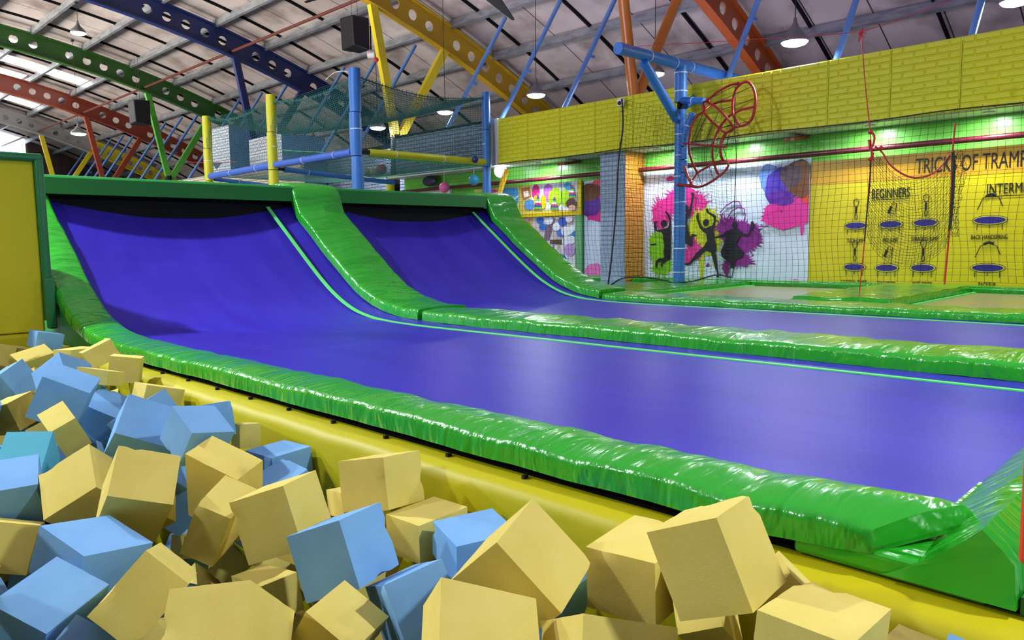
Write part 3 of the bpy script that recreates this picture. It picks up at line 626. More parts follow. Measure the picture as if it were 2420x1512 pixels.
pad('edge_pad', path(-4.93, -.2, .03), 3.87, .52, .08, 'straight glossy green pad between the two violet lanes', seed=12)
pad('edge_pad', RP(-5.15), 6.52, .48, .085, 'green pad curving down the right side of the far ramp', seed=21)
pad('edge_pad', path(-5.13, -.2, .04), 6.50, .58, .06, 'straight green pad behind the far violet lane', seed=22)
# green vinyl side skirt hanging below the ramp's near pad
g = thing('ramp_side_skirt', (-6.2, 1.53, .94), 'green vinyl skirt closing the side of the near ramp above the pit corner', 'skirt')
vs = []; SP = [p for p in RAMP if p[0] < -4.9]; k = len(SP)
for x, z in SP: vs += [(x, 1.515, z-.02), (x, 1.535, z-.02), (x, 1.515, .945), (x, 1.535, .945)]
mb = MB(); mb.add(vs, [f for i in range(k-1) for f in ((i*4, i*4+2, i*4+6, i*4+4), (i*4+1, i*4+5, i*4+7, i*4+3), (i*4+2, i*4+3, i*4+7, i*4+6), (i*4, i*4+4, i*4+5, i*4+1))]+[(0, 1, 3, 2), (k*4-4, k*4-2, k*4-1, k*4-3)])
mb.build('cover', M['pad_plain'], g)
# top rail of the ramp
g = thing('ramp_top_rail', (-7, 4, 2.04), 'flat dark green padded rail across the top of both ramps', 'rail')
def rail(y0, y1):
    mb = MB(); s = [(-6.90, 2.035), (-6.915, 2.165), (-6.935, 2.182), (-6.97, 2.19), (-7.35, 2.19), (-7.35, 2.035)]; n = len(s)
    vs = [(x, y, z) for y in (y0, y1) for x, z in s]
    mb.add(vs, [(j, (j+1) % n, n+(j+1) % n, n+j) for j in range(n)]+[tuple(range(n)), tuple(range(2*n-1, n-1, -1))]); return mb
rail(1.515, 3.885).build('cover', M['pad_plain'], g, 30); rail(4.39, 6.53).build('cover', M['pad_plain'], g, 30)
MB().box(-7.35, -7.02, 1.5, 6.8, 1.86, 2.03).build('steel_beam', M['dark'], g)
MB().box(-7.45, -7.38, 1.45, 6.9, 1.0, 2.1).build('back_board', M['under'], g)
# deck support under everything
g = thing('trampoline_deck', (-3, 6, 0), 'dark steel underframe carrying the trampolines and pads', 'deck')
MB().box(-7.4, -.3, 1.53, 9.95, .55, .66).build('frame', M['under'], g)
MB().box(-7.4, -.3, 1.53, 1.58, 0, .95).build('front_skirt', M['under'], g)
MB().box(-8.6, 1.2, 6.62, 9.98, .66, .93).build('frame', M['under'], g)
for y0, y1 in ((3.95, 4.12), (6.6, 6.7)): MB().box(-5.5, .2, y0, y1, .66, .965).build('frame', M['under'], g)
MB().box(-.28, 1.0, 1.53, 6.6, .0, .93).build('frame', M['under'], g)
# end pad on the right
g = thing('edge_pad', (-.36, 3, 1), 'raised green end pad at the right edge, running away from the pit', 'pad', 'green edge pads')
sec = [(-.50, .955), (-.49, .98), (-.46, 1.00), (-.415, 1.035), (-.37, 1.072), (-.338, 1.082), (-.305, 1.055), (-.284, 1.032), (-.278, .955)]
vs = []; ks = 90
for i in range(ks+1):
    y = lerp(1.50, 6.45, i/ks)
    for j, (x, z) in enumerate(sec):
        zz = z+noise.noise(Vector((x*6, y*9, 4)))*.008*(z > 1)
        xx = x+(noise.noise(Vector((1, y*4, z*3)))*.006)
        f = min(max((1.85-y)/.3, 0), 1) if x < -.36 and z > .96 else 0
        vs.append((xx, y+(max(z-.99, 0)*.25 if i == 0 else 0), zz-f*.022))
n = len(sec); mb = MB(); mb.add(vs, [(i*n+j, (i+1)*n+j, (i+1)*n+(j+1) % n, i*n+(j+1) % n) for i in range(ks) for j in range(n)]+[tuple(range(n)), tuple(ks*n+j for j in reversed(range(n)))])
mb.build('cover', M['pad_y'], g, 40)
MB().box(-.275, .9, 1.52, 6.5, .93, .975).build('shelf', M['edge_green'], g)
rbox0 = MB().box(-.68, -.32, 1.508, 1.80, .945, .992).build('under_pad', M['pad_y'], g); bv = rbox0.modifiers.new('b', 'BEVEL'); bv.width = .012; bv.segments = 3
MB().box(-.49, -.34, 1.52, 2.15, .95, .985).build('under_pad', M['pad_y'], g)
# back trampolines
def box_pad(x0, x1, y0, y1, z0, z1, label, m, seed):
    P = []; g = thing('edge_pad', ((x0+x1)/2, (y0+y1)/2, z0), label, 'pad', 'green edge pads')
    o = MB().box(x0, x1, y0, y1, z0, z1); bm = bmesh.new(); me = o.me(); bm.from_mesh(me)
    bmesh.ops.bevel(bm, geom=bm.edges[:], offset=.025, segments=3, affect='EDGES')
    bmesh.ops.subdivide_edges(bm, edges=[e for e in bm.edges if e.calc_length() > .3], cuts=24, use_grid_fill=True)
    for v in bm.verts:
        if v.co.z > (z0+z1)/2: v.co.z += noise.noise(Vector((v.co.x*5+seed, v.co.y*5, 1)))*.014
    bm.to_mesh(me); bm.free(); link('cover', me, M[m], g, 45); return g
box_pad(-7.0, 1.2, 9.62, 9.96, .93, 1.05, 'straight green pad along the foot of the mural wall', 'pad_x', 1)
box_pad(-8.6, -7.52, 9.62, 9.96, .93, 1.05, 'short green pad at the wall foot left of the brick column', 'pad_x', 5)
box_pad(-6.02, -5.0, 7.07, 9.60, .93, 1.045, 'green cross pad around the foot of the blue hoop post', 'pad_y', 2)
box_pad(-3.28, -2.36, 7.07, 9.60, .93, 1.06, 'wide green cross pad between the two olive looking trampolines, below the hanging net', 'pad_y', 3)
def bed(x0, x1, m, label):
    g = thing('trampoline_bed', ((x0+x1)/2, 8.3, .93), label, 'trampoline', 'square trampolines at the back')
    MB().box(x0+.04, x1-.04, 7.12, 9.58, .965, .98).build('jump_bed', M[m], g)
    for bx in ((x0, x0+.04, 7.07, 9.62), (x1-.04, x1, 7.07, 9.62)): MB().box(*bx, .965, .99).build('edge_tape', M['tape'], g)
bed(-4.99, -3.29, 'bed_o', 'olive looking trampoline bed right of the blue hoop post')
bed(-2.35, 1.0, 'bed_o', 'olive looking trampoline bed at the far right behind the wide cross pad')
bed(-8.4, -6.03, 'bed_t', 'teal trampoline bed left of the blue hoop post')

# ------------------------------------------------------------ foam pit
g = thing('pit_wall', (-2.5, 1.42, 0), 'long yellow padded wall of the foam pit under the near green pad', 'wall pad')
prof = [(1.40, 0), (1.395, .55), (1.40, .80), (1.405, .90), (1.416, .926), (1.436, .938), (1.53, .94), (1.53, 0)]; n = len(prof); vs = []; ks = 160
for i in range(ks+1):
    x = lerp(-6.3, 1.2, i/ks)
    for j, (y, z) in enumerate(prof):
        vs.append((x, y+(noise.noise(Vector((x*2.5, z*3, 0)))*.008 if j < 6 else 0), z+(noise.noise(Vector((x*7, y*3, 5)))*.004 if j in (3, 4, 5) else 0)))
mb = MB(); mb.add(vs, [(i*n+j, (i+1)*n+j, (i+1)*n+(j+1) % n, i*n+(j+1) % n) for i in range(ks) for j in range(n)]+[tuple(range(n)), tuple(ks*n+j for j in reversed(range(n)))])
mb.build('cover', M['yvin'], g, 40)
mb = MB()
for i in range(9): mb.box(-4.1+i*.33, -4.09+i*.33, 1.492, 1.51, .938, .950)
mb.build('staple_strip', M['black'], g)
g = thing('pit_end_wall', (-6.1, 0, 0), 'tall yellow end panel of the foam pit with green padded edging at the left', 'wall pad')
o = MB().box(-6.16, -6.02, -2.2, 1.44, 1.03, 2.20).build('panel', M['ypanel'], g); bv = o.modifiers.new('b', 'BEVEL'); bv.width = .01; bv.segments = 2
def rbox(name, b, m, par, r=.02):
    o = MB().box(*b).build(name, m, par, 40); bv = o.modifiers.new('b', 'BEVEL'); bv.width = r; bv.segments = 3; return o
rbox('top_edging', (-6.19, -5.985, -2.2, 1.497, 2.19, 2.245), M['edge_green'], g)
rbox('side_edging', (-6.19, -5.985, 1.44, 1.497, 1.10, 2.22), M['edge_green'], g)
rbox('lower_panel', (-6.12, -5.96, -2.2, 1.40, 0, 1.025), M['yvin'], g)
rbox('edging_flap', (-5.985, -5.93, 1.44, 1.497, 1.05, 1.40), M['edge_green'], g, .012)
struct(MB().box(-6.0, 1.0, -2.2, 1.38, .0, .02).build('floor_pit', M['under']))
CUBES = [
('far_b', 'b', [-5.437, 1.297, 1.03], [0.0133, 0.0538, -0.9924, 0.11], [0.139, 0.155, 0.103], ''),
('y2', 'y', [-5.315, 1.174, 0.892], [-0.5362, -0.2449, -0.1957, -0.7837], [0.215, 0.093, 0.208], ''),
('b3', 'b', [-4.021, 1.026, 0.991], [0.3626, -0.2612, 0.8861, -0.1232], [0.172, 0.179, 0.128], ''),
('b4', 'b', [-3.59, 0.908, 0.975], [0.2368, 0.1464, 0.1988, 0.9397], [0.179, 0.188, 0.193], ''),
('b5', 'b', [-3.736, 1.103, 0.843], [-0.3496, -0.2308, -0.1652, -0.8929], [0.171, 0.157, 0.156], ''),
('b6', 'b', [-3.312, 1.127, 0.892], [0.5523, -0.0057, -0.2668, 0.7898], [0.201, 0.178, 0.115], ''),
('b7', 'b', [-2.379, 0.967, 1.008], [-0.2323, -0.0368, 0.9675, -0.0925], [0.146, 0.145, 0.125], ''),
('b8', 'b', [-2.698, 1.157, 0.968], [-0.0964, 0.5657, -0.816, 0.0693], [0.119, 0.442, 0.117], ''),
('y9', 'y', [-3.574, 1.286, 0.936], [0.01, -0.0059, 0.9905, -0.1373], [0.144, 0.174, 0.072], ''),
('y10a', 'y', [-4.345, 1.281, 1.046], [-0.5992, 0.4449, 0.5855, -0.3167], [0.151, 0.103, 0.159], ''),
('y10b', 'y', [-4.032, 1.304, 1.0], [-0.3477, 0.4154, -0.5435, 0.6412], [0.141, 0.126, 0.161], ''),
('y11', 'y', [-3.825, 1.123, 1.007], [0.0223, 0.339, -0.9327, 0.121], [0.154, 0.13, 0.067], ''),
('y12', 'y', [-3.384, 0.851, 0.881], [0.0191, 0.1935, -0.235, 0.9524], [0.14, 0.103, 0.154], ''),
('b13', 't', [-3.122, 0.66, 0.834], [0.2505, 0.3057, -0.0517, 0.9171], [0.174, 0.149, 0.151], ''),
('y14', 'y', [-2.514, 0.659, 0.881], [-0.1879, -0.2515, 0.3453, -0.8844], [0.173, 0.175, 0.103], ''),
('y15', 'y', [-2.147, 0.701, 0.932], [0.3753, -0.1916, -0.9023, 0.091], [0.156, 0.16, 0.203], ''),
('y16', 'y', [-2.221, 0.978, 0.867], [0.5514, 0.2082, 0.0488, 0.8064], [0.109, 0.198, 0.246], ''),
('y17', 'y', [-2.039, 0.877, 0.841], [0.3997, 0.166, 0.1627, 0.8867], [0.17, 0.098, 0.166], ''),
('y18', 'y', [-1.734, 0.91, 0.92], [-0.1673, 0.2799, -0.9452, -0.0149], [0.156, 0.168, 0.162], ''),
('b19', 'b', [-1.493, 0.933, 0.89], [0.191, -0.21, 0.9588, -0.0052], [0.151, 0.175, 0.156], ''),
('y20', 'y', [-1.788, 1.25, 0.92], [0.109, -0.1238, 0.9851, -0.0479], [0.172, 0.164, 0.145], ''),
('y21', 'y', [-1.615, 1.277, 0.814], [-0.005, 0.0142, -0.9998, -0.0135], [0.141, 0.178, 0.107], ''),
('b22', 'b', [-1.419, 1.276, 0.823], [-0.0408, 0.1495, 0.9878, 0.016], [0.159, 0.175, 0.103], ''),
('b23', 'b', [-1.092, 1.188, 0.831], [0.1439, 0.1458, -0.9768, 0.0631], [0.157, 0.161, 0.161], ''),
('y24', 'y', [-0.897, 1.283, 0.918], [-0.0067, 0.0662, -0.9978, -0.0081], [0.157, 0.212, 0.131], ''),
('y25', 'y', [-0.639, 1.124, 1.065], [0.2085, -0.0339, 0.9773, 0.0174], [0.14, 0.136, 0.155], ''),
('y26', 'y', [-0.448, 1.096, 0.97], [0.0265, 0.0248, -0.9984, 0.0443], [0.136, 0.184, 0.156], ''),
('y27', 'y', [-0.367, 1.274, 0.854], [-0.0541, -0.0013, 0.9985, -0.0077], [0.123, 0.161, 0.16], ''),
('y28', 'y', [-0.77, 0.99, 0.882], [0.2161, 0.1804, 0.9378, -0.2033], [0.162, 0.186, 0.121], ''),
('y29', 'y', [-0.9, 0.817, 0.935], [0.4216, 0.1422, 0.8526, -0.274], [0.088, 0.18, 0.157], ''),
('y30', 'y', [-1.001, 1.021, 0.961], [-0.3194, -0.1699, -0.76, 0.5398], [0.162, 0.172, 0.161], ''),
('b31', 'b', [-1.341, 1.007, 0.789], [0.2341, 0.1974, 0.9484, 0.0818], [0.375, 0.132, 0.137], ''),
('y32', 'y', [-1.327, 0.8, 0.79], [0.2626, 0.1995, -0.9432, 0.0398], [0.125, 0.14, 0.142], ''),
('y33', 'y', [-1.769, 1.011, 0.517], [-0.1123, -0.2539, -0.9265, 0.254], [0.183, 0.19, 0.141], ''),
('y34', 'y', [-1.337, 0.583, 0.878], [0.1859, -0.2894, 0.8849, -0.3141], [0.157, 0.203, 0.128], ''),
('y35', 'y', [-1.622, 0.538, 0.885], [0.6583, -0.0956, 0.5871, -0.4613], [0.151, 0.108, 0.251], ''),
('y36', 'y', [-1.834, 0.906, 0.688], [-0.1112, -0.0445, -0.9922, -0.0352], [0.226, 0.096, 0.098], ''),
('y37', 'y', [-2.782, 1.231, 0.377], [0.6277, -0.135, 0.5974, -0.4806], [0.123, 0.104, 0.158], ''),
('b38', 'b', [-1.986, 0.537, 0.856], [0.1047, 0.1442, -0.9781, 0.1072], [0.178, 0.181, 0.116], ''),
('y39', 'y', [-2.533, 0.469, 0.752], [0.0382, 0.5627, -0.8058, 0.1806], [0.146, 0.153, 0.138], ''),
('b40', 'b', [-1.82, 0.397, 0.805], [0.2221, 0.2702, -0.9365, -0.0251], [0.14, 0.172, 0.159], ''),
('b41', 'b', [-1.623, 0.402, 0.746], [0.3401, 0.3154, -0.8801, -0.1018], [0.155, 0.142, 0.157], ''),
('b42', 'b', [-2.697, 0.522, 0.853], [0.0926, 0.5918, -0.7844, -0.1613], [0.159, 0.16, 0.158], ''),
('b43', 'b', [-2.646, 0.908, 0.982], [-0.334, -0.0679, -0.9062, 0.2502], [0.14, 0.198, 0.159], ''),
('b44', 'b', [-2.497, 1.304, 0.826], [-0.0124, 0.0273, -0.9993, -0.0241], [0.179, 0.159, 0.097], ''),
('b45', 'b', [-2.296, 1.221, 0.774], [0.0126, -0.0187, -0.9816, -0.1898], [0.17, 0.134, 0.157], ''),
('y46', 'y', [-2.739, 1.298, 0.883], [-0.0694, -0.0956, -0.992, 0.0436], [0.129, 0.078, 0.09], ''),
('b47', 'b', [-4.638, 0.942, 0.899], [-0.252, 0.0666, -0.8315, 0.4906], [0.155, 0.168, 0.16], ''),
('b48', 'b', [-6.288, 1.272, 0.799], [-0.0566, -0.169, 0.967, -0.1821], [0.158, 0.159, 0.139], ''),
('y49', 'y', [-4.819, 1.088, 0.808], [-0.0697, 0.3616, -0.7802, -0.5057], [0.176, 0.176, 0.176], ''),
('y50', 'y', [-4.38, 0.882, 0.789], [-0.258, 0.1354, -0.7667, 0.5721], [0.159, 0.147, 0.16], ''),
('y54', 'y', [-3.052, 1.214, 0.385], [-0.1073, -0.0246, -0.9887, 0.1014], [0.146, 0.159, 0.089], ''),
('y58', 'y', [-1.963, 1.284, 0.815], [0.1084, 0.1234, 0.9863, -0.0131], [0.155, 0.153, 0.079], ''),
('y56', 'y', [-0.737, 1.258, 0.9], [-0.2379, 0.1301, -0.9012, 0.3381], [0.085, 0.148, 0.153], ''),
('y59', 'y', [-0.557, 1.288, 0.944], [0.1196, -0.4651, -0.8027, 0.3538], [0.153, 0.158, 0.07], ''),
('y51', 'y', [-4.72, 1.271, 0.964], [0.1208, -0.0939, 0.6985, -0.699], [0.16, 0.161, 0.159], ''),
('y52', 'y', [-5.832, 1.218, 0.88], [-0.0428, -0.2059, 0.9693, -0.1273], [0.16, 0.16, 0.16], ''),
('filler', 'y', [-2.773, 1.095, 0.285], [-0.3759, -0.5627, 0.7257, -0.124], [0.159, 0.159, 0.159], 'yellow foam cube buried low in the pit under the others, hardly showing'),
('filler', 'b', [-3.226, 1.25, 0.28], [0.5602, -0.4068, 0.0984, 0.7148], [0.158, 0.158, 0.158], 'blue foam cube buried low in the pit under the others, hardly showing'),
('filler', 'y', [-2.401, 1.253, 0.446], [0.8965, 0.4296, 0.0869, -0.0644], [0.156, 0.156, 0.156], 'yellow foam cube buried low in the pit under the others, hardly showing'),
('filler', 'b', [-2.53, 0.957, 0.366], [0.0562, 0.3147, -0.9418, 0.1036], [0.152, 0.152, 0.152], 'blue foam cube buried low in the pit under the others, hardly showing'),
('filler', 'b', [-4.139, 1.244, 0.576], [-0.6462, -0.6669, -0.3696, -0.0327], [0.168, 0.168, 0.168], 'blue foam cube buried low in the pit under the others, hardly showing'),
('filler', 'y', [-1.51, 1.144, 0.573], [0.8568, -0.5145, -0.0048, -0.0333], [0.155, 0.155, 0.155], 'yellow foam cube buried low in the pit under the others, hardly showing'),
('filler', 'b', [-4.483, 1.026, 0.58], [0.3744, -0.2297, 0.0457, 0.8972], [0.167, 0.167, 0.167], 'blue foam cube buried low in the pit under the others, hardly showing'),
('filler', 'b', [-2.6, 0.547, 0.561], [0.4108, 0.0654, 0.9006, -0.1258], [0.162, 0.162, 0.162], 'blue foam cube buried low in the pit under the others, hardly showing'),
('filler', 'y', [-1.891, 0.613, 0.576], [0.0631, 0.8603, -0.2043, 0.4628], [0.155, 0.155, 0.155], 'yellow foam cube buried low in the pit under the others, hardly showing'),
('filler', 'y', [-2.138, 1.27, 0.554], [-0.5413, -0.3125, -0.2867, -0.7261], [0.16, 0.16, 0.16], 'yellow foam cube buried low in the pit under the others, hardly showing'),
('filler', 'b', [-2.704, 1.261, 0.572], [0.4033, 0.8977, -0.1676, 0.058], [0.152, 0.152, 0.152], 'blue foam cube buried low in the pit under the others, hardly showing'),
('filler', 'b', [-2.252, 0.328, 0.658], [-0.2995, 0.1316, 0.2073, -0.922], [0.15, 0.15, 0.15], 'blue foam cube buried low in the pit under the others, hardly showing'),
('filler', 'b', [-3.564, 0.873, 0.661], [-0.9196, -0.012, 0.3629, 0.1497], [0.151, 0.151, 0.151], 'blue foam cube buried low in the pit under the others, hardly showing'),
('filler', 'y', [-1.821, 1.235, 0.679], [0.8289, -0.0752, 0.3575, -0.4235], [0.155, 0.155, 0.155], 'yellow foam cube buried low in the pit under the others, hardly showing'),
('filler', 'y', [-2.772, 0.533, 0.68], [0.6284, 0.7292, 0.2136, -0.1668], [0.16, 0.16, 0.16], 'yellow foam cube buried low in the pit under the others, hardly showing'),
('filler', 'b', [-3.916, 1.217, 0.653], [-0.7421, -0.0728, 0.1291, 0.6537], [0.155, 0.155, 0.155], 'blue foam cube buried low in the pit under the others, hardly showing'),
('filler', 'y', [-2.758, 0.904, 0.666], [-0.3655, -0.2321, -0.087, 0.8972], [0.154, 0.154, 0.154], 'yellow foam cube buried low in the pit under the others, hardly showing'),
('filler', 'y', [-2.003, 1.096, 0.745], [-0.5038, 0.1685, -0.2245, -0.8169], [0.16, 0.16, 0.16], 'yellow foam cube buried low in the pit under the others, hardly showing'),
('filler', 'y', [-1.69, 1.063, 0.759], [0.1233, 0.9876, -0.0874, 0.0414], [0.151, 0.151, 0.151], 'yellow foam cube buried low in the pit under the others, hardly showing'),
('filler', 'y', [-4.571, 1.069, 0.746], [-0.4897, 0.7541, 0.4234, -0.1107], [0.162, 0.162, 0.162], 'yellow foam cube buried low in the pit under the others, hardly showing'),
('filler', 'b', [-2.582, 0.978, 0.77], [0.0604, 0.7719, 0.492, -0.3981], [0.152, 0.152, 0.152], 'blue foam cube buried low in the pit under the others, hardly showing'),
('filler', 'y', [-4.082, 1.22, 0.789], [0.1378, -0.9751, 0.1733, 0.0106], [0.157, 0.157, 0.157], 'yellow foam cube buried low in the pit under the others, hardly showing'),
('filler', 'y', [-3.86, 0.924, 0.743], [0.5396, 0.8017, -0.2349, 0.1045], [0.158, 0.158, 0.158], 'yellow foam cube buried low in the pit under the others, hardly showing'),
('filler', 'y', [-2.47, 0.803, 0.809], [-0.332, 0.2221, -0.8808, 0.2542], [0.151, 0.151, 0.151], 'yellow foam cube buried low in the pit under the others, hardly showing'),
('filler', 'y', [-3.584, 0.712, 0.755], [-0.3701, 0.6235, 0.5543, -0.4088], [0.154, 0.154, 0.154], 'yellow foam cube buried low in the pit under the others, hardly showing'),
('filler', 'b', [-0.232, 1.175, 0.913], [0.0372, -0.2359, -0.8713, 0.4287], [0.15, 0.15, 0.15], 'blue foam cube buried low in the pit under the others, hardly showing'),
('filler', 'b', [-4.496, 1.243, 0.843], [-0.0922, 0.9938, -0.045, -0.0424], [0.15, 0.15, 0.15], 'blue foam cube buried low in the pit under the others, hardly showing'),
('filler', 'y', [-1.669, -0.086, 1.0], [-0.5974, -0.4553, 0.4625, 0.4711], [0.162, 0.162, 0.162], 'yellow foam cube buried low in the pit under the others, hardly showing'),
('filler', 'y', [-5.39, 0.164, 0.999], [-0.3808, 0.0331, 0.3082, 0.8711], [0.152, 0.152, 0.152], 'yellow foam cube buried low in the pit under the others, hardly showing'),
('filler', 'y', [-5.174, 0.865, 0.999], [0.7746, 0.0109, 0.3408, -0.5327], [0.162, 0.162, 0.162], 'yellow foam cube buried low in the pit under the others, hardly showing'),
('filler', 'y', [-3.728, -0.076, 0.999], [-0.1745, -0.0083, 0.4936, 0.852], [0.154, 0.154, 0.154], 'yellow foam cube buried low in the pit under the others, hardly showing'),
('filler', 'b', [-5.584, -0.003, 0.999], [-0.7279, 0.5099, -0.2488, -0.385], [0.153, 0.153, 0.153], 'blue foam cube buried low in the pit under the others, hardly showing'),
('filler', 'y', [-1.736, 0.17, 0.998], [-0.6922, 0.3915, -0.5815, 0.1713], [0.15, 0.15, 0.15], 'yellow foam cube buried low in the pit under the others, hardly showing'),
('filler', 'b', [-1.845, -0.208, 0.998], [0.3811, -0.2676, -0.7844, -0.4097], [0.157, 0.157, 0.157], 'blue foam cube buried low in the pit under the others, hardly showing'),
('filler', 'y', [-0.885, 0.02, 0.997], [-0.4572, -0.5729, 0.6494, -0.2024], [0.15, 0.15, 0.15], 'yellow foam cube buried low in the pit under the others, hardly showing'),
('filler', 'y', [-2.453, 0.015, 0.996], [0.1427, -0.4938, -0.6279, 0.5845], [0.169, 0.169, 0.169], 'yellow foam cube buried low in the pit under the others, hardly showing'),
('filler', 'b', [-5.825, -0.044, 0.996], [-0.0997, -0.5721, -0.3279, -0.7451], [0.151, 0.151, 0.151], 'blue foam cube buried low in the pit under the others, hardly showing'),
('filler', 'b', [-0.808, -0.33, 0.995], [-0.1048, 0.1912, 0.9608, 0.1713], [0.157, 0.157, 0.157], 'blue foam cube buried low in the pit under the others, hardly showing'),
('filler', 'b', [-5.461, 0.889, 0.995], [0.1911, -0.2192, 0.6682, -0.6848], [0.163, 0.163, 0.163], 'blue foam cube buried low in the pit under the others, hardly showing'),
('filler', 'y', [0.149, 0.901, 0.995], [0.4678, 0.6483, 0.0319, -0.5999], [0.15, 0.15, 0.15], 'yellow foam cube buried low in the pit under the others, hardly showing'),
('filler', 'b', [-2.123, 0.026, 0.994], [0.7835, -0.5293, 0.219, -0.241], [0.157, 0.157, 0.157], 'blue foam cube buried low in the pit under the others, hardly showing'),
('filler', 'y', [-0.145, 0.48, 0.994], [0.1723, 0.5812, -0.5767, 0.5477], [0.166, 0.166, 0.166], 'yellow foam cube buried low in the pit under the others, hardly showing'),
('filler', 'y', [-2.912, -0.179, 0.994], [-0.6235, -0.3809, 0.1507, -0.666], [0.17, 0.17, 0.17], 'yellow foam cube buried low in the pit under the others, hardly showing'),
('filler', 'b', [-4.187, 0.016, 0.994], [-0.5356, 0.4218, 0.4024, -0.611], [0.158, 0.158, 0.158], 'blue foam cube buried low in the pit under the others, hardly showing'),
('filler', 'b', [-3.808, 0.134, 0.993], [-0.2939, 0.7228, -0.6178, 0.0973], [0.161, 0.161, 0.161], 'blue foam cube buried low in the pit under the others, hardly showing'),
('filler', 'y', [-4.988, 0.361, 0.992], [0.0158, 0.7928, -0.144, 0.592], [0.157, 0.157, 0.157], 'yellow foam cube buried low in the pit under the others, hardly showing'),
('filler', 'y', [0.262, 1.072, 0.992], [-0.0633, 0.8517, -0.5086, 0.1088], [0.168, 0.168, 0.168], 'yellow foam cube buried low in the pit under the others, hardly showing'),
('filler', 'y', [-1.542, 0.112, 0.99], [0.2164, -0.6714, 0.3214, -0.6317], [0.164, 0.164, 0.164], 'yellow foam cube buried low in the pit under the others, hardly showing'),
('filler', 'b', [-1.318, -0.34, 0.99], [0.6962, 0.7103, 0.0751, -0.0718], [0.161, 0.161, 0.161], 'blue foam cube buried low in the pit under the others, hardly showing'),
('filler', 'b', [-4.127, -0.259, 0.99], [0.2957, 0.736, -0.3885, -0.4689], [0.162, 0.162, 0.162], 'blue foam cube buried low in the pit under the others, hardly showing'),
('filler', 'y', [-0.59, 0.244, 0.989], [-0.9229, -0.0559, 0.3806, -0.0174], [0.154, 0.154, 0.154], 'yellow foam cube buried low in the pit under the others, hardly showing'),
('filler', 'b', [0.33, 0.627, 0.987], [0.7231, -0.217, 0.1253, -0.6437], [0.163, 0.163, 0.163], 'blue foam cube buried low in the pit under the others, hardly showing'),
('filler', 'b', [-3.319, 0.311, 0.987], [-0.8815, -0.0564, -0.0136, -0.4687], [0.156, 0.156, 0.156], 'blue foam cube buried low in the pit under the others, hardly showing'),
('filler', 'y', [-2.068, 0.23, 0.985], [-0.1517, -0.0058, 0.9619, 0.2272], [0.159, 0.159, 0.159], 'yellow foam cube buried low in the pit under the others, hardly showing'),
('filler', 'y', [-1.337, -0.029, 0.985], [0.0982, 0.3297, 0.1659, -0.9242], [0.153, 0.153, 0.153], 'yellow foam cube buried low in the pit under the others, hardly showing'),
('filler', 'y', [-3.133, -0.032, 0.984], [0.697, -0.4332, 0.0576, -0.5685], [0.154, 0.154, 0.154], 'yellow foam cube buried low in the pit under the others, hardly showing'),
('filler', 'y', [-5.24, 0.347, 0.984], [0.627, -0.6166, 0.4761, 0.0048], [0.164, 0.164, 0.164], 'yellow foam cube buried low in the pit under the others, hardly showing'),
('filler', 'b', [-0.113, 0.945, 0.982], [-0.1894, 0.4855, -0.5593, 0.6447], [0.165, 0.165, 0.165], 'blue foam cube buried low in the pit under the others, hardly showing'),
('filler', 'b', [-5.716, 0.138, 0.981], [-0.7398, -0.3278, -0.5685, 0.1486], [0.162, 0.162, 0.162], 'blue foam cube buried low in the pit under the others, hardly showing'),
('filler', 'y', [-0.222, 0.764, 0.98], [-0.5269, 0.8386, 0.1378, 0.0101], [0.159, 0.159, 0.159], 'yellow foam cube buried low in the pit under the others, hardly showing'),
('filler', 'b', [-3.423, -0.333, 0.98], [0.1328, 0.0137, -0.1407, -0.981], [0.156, 0.156, 0.156], 'blue foam cube buried low in the pit under the others, hardly showing'),
('filler', 'b', [-5.36, -0.314, 0.979], [0.386, 0.7585, -0.2326, -0.4707], [0.164, 0.164, 0.164], 'blue foam cube buried low in the pit under the others, hardly showing'),
('filler', 'b', [-0.703, 0.407, 0.979], [-0.1229, -0.6752, -0.0458, 0.7258], [0.154, 0.154, 0.154], 'blue foam cube buried low in the pit under the others, hardly showing'),
('filler', 'b', [-3.946, -0.039, 0.978], [0.3336, -0.614, -0.3223, -0.6386], [0.16, 0.16, 0.16], 'blue foam cube buried low in the pit under the others, hardly showing'),
('filler', 'y', [-3.958, 0.445, 0.978], [-0.1206, 0.4665, 0.2656, 0.835], [0.165, 0.165, 0.165], 'yellow foam cube buried low in the pit under the others, hardly showing'),
('filler', 'b', [-4.52, -0.343, 0.977], [0.7609, 0.1314, 0.0843, 0.6298], [0.168, 0.168, 0.168], 'blue foam cube buried low in the pit under the others, hardly showing'),
('filler', 'y', [0.148, 1.245, 0.976], [-0.5825, 0.6073, -0.3741, 0.3897], [0.168, 0.168, 0.168], 'yellow foam cube buried low in the pit under the others, hardly showing'),
('filler', 'b', [-5.179, 0.544, 0.976], [0.4623, 0.7217, 0.1326, -0.4978], [0.163, 0.163, 0.163], 'blue foam cube buried low in the pit under the others, hardly showing'),
('filler', 'b', [-3.699, -0.34, 0.975], [-0.9235, 0.1071, 0.2241, 0.2922], [0.16, 0.16, 0.16], 'blue foam cube buried low in the pit under the others, hardly showing'),
('filler', 'b', [-0.006, 0.747, 0.974], [-0.7085, -0.6342, 0.068, -0.302], [0.153, 0.153, 0.153], 'blue foam cube buried low in the pit under the others, hardly showing'),
('filler', 'y', [-5.411, 0.65, 0.973], [-0.9571, 0.264, 0.0293, 0.1156], [0.154, 0.154, 0.154], 'yellow foam cube buried low in the pit under the others, hardly showing'),
('filler', 'y', [-4.703, 0.656, 0.973], [0.2652, 0.8788, 0.3692, -0.1452], [0.153, 0.153, 0.153], 'yellow foam cube buried low in the pit under the others, hardly showing'),
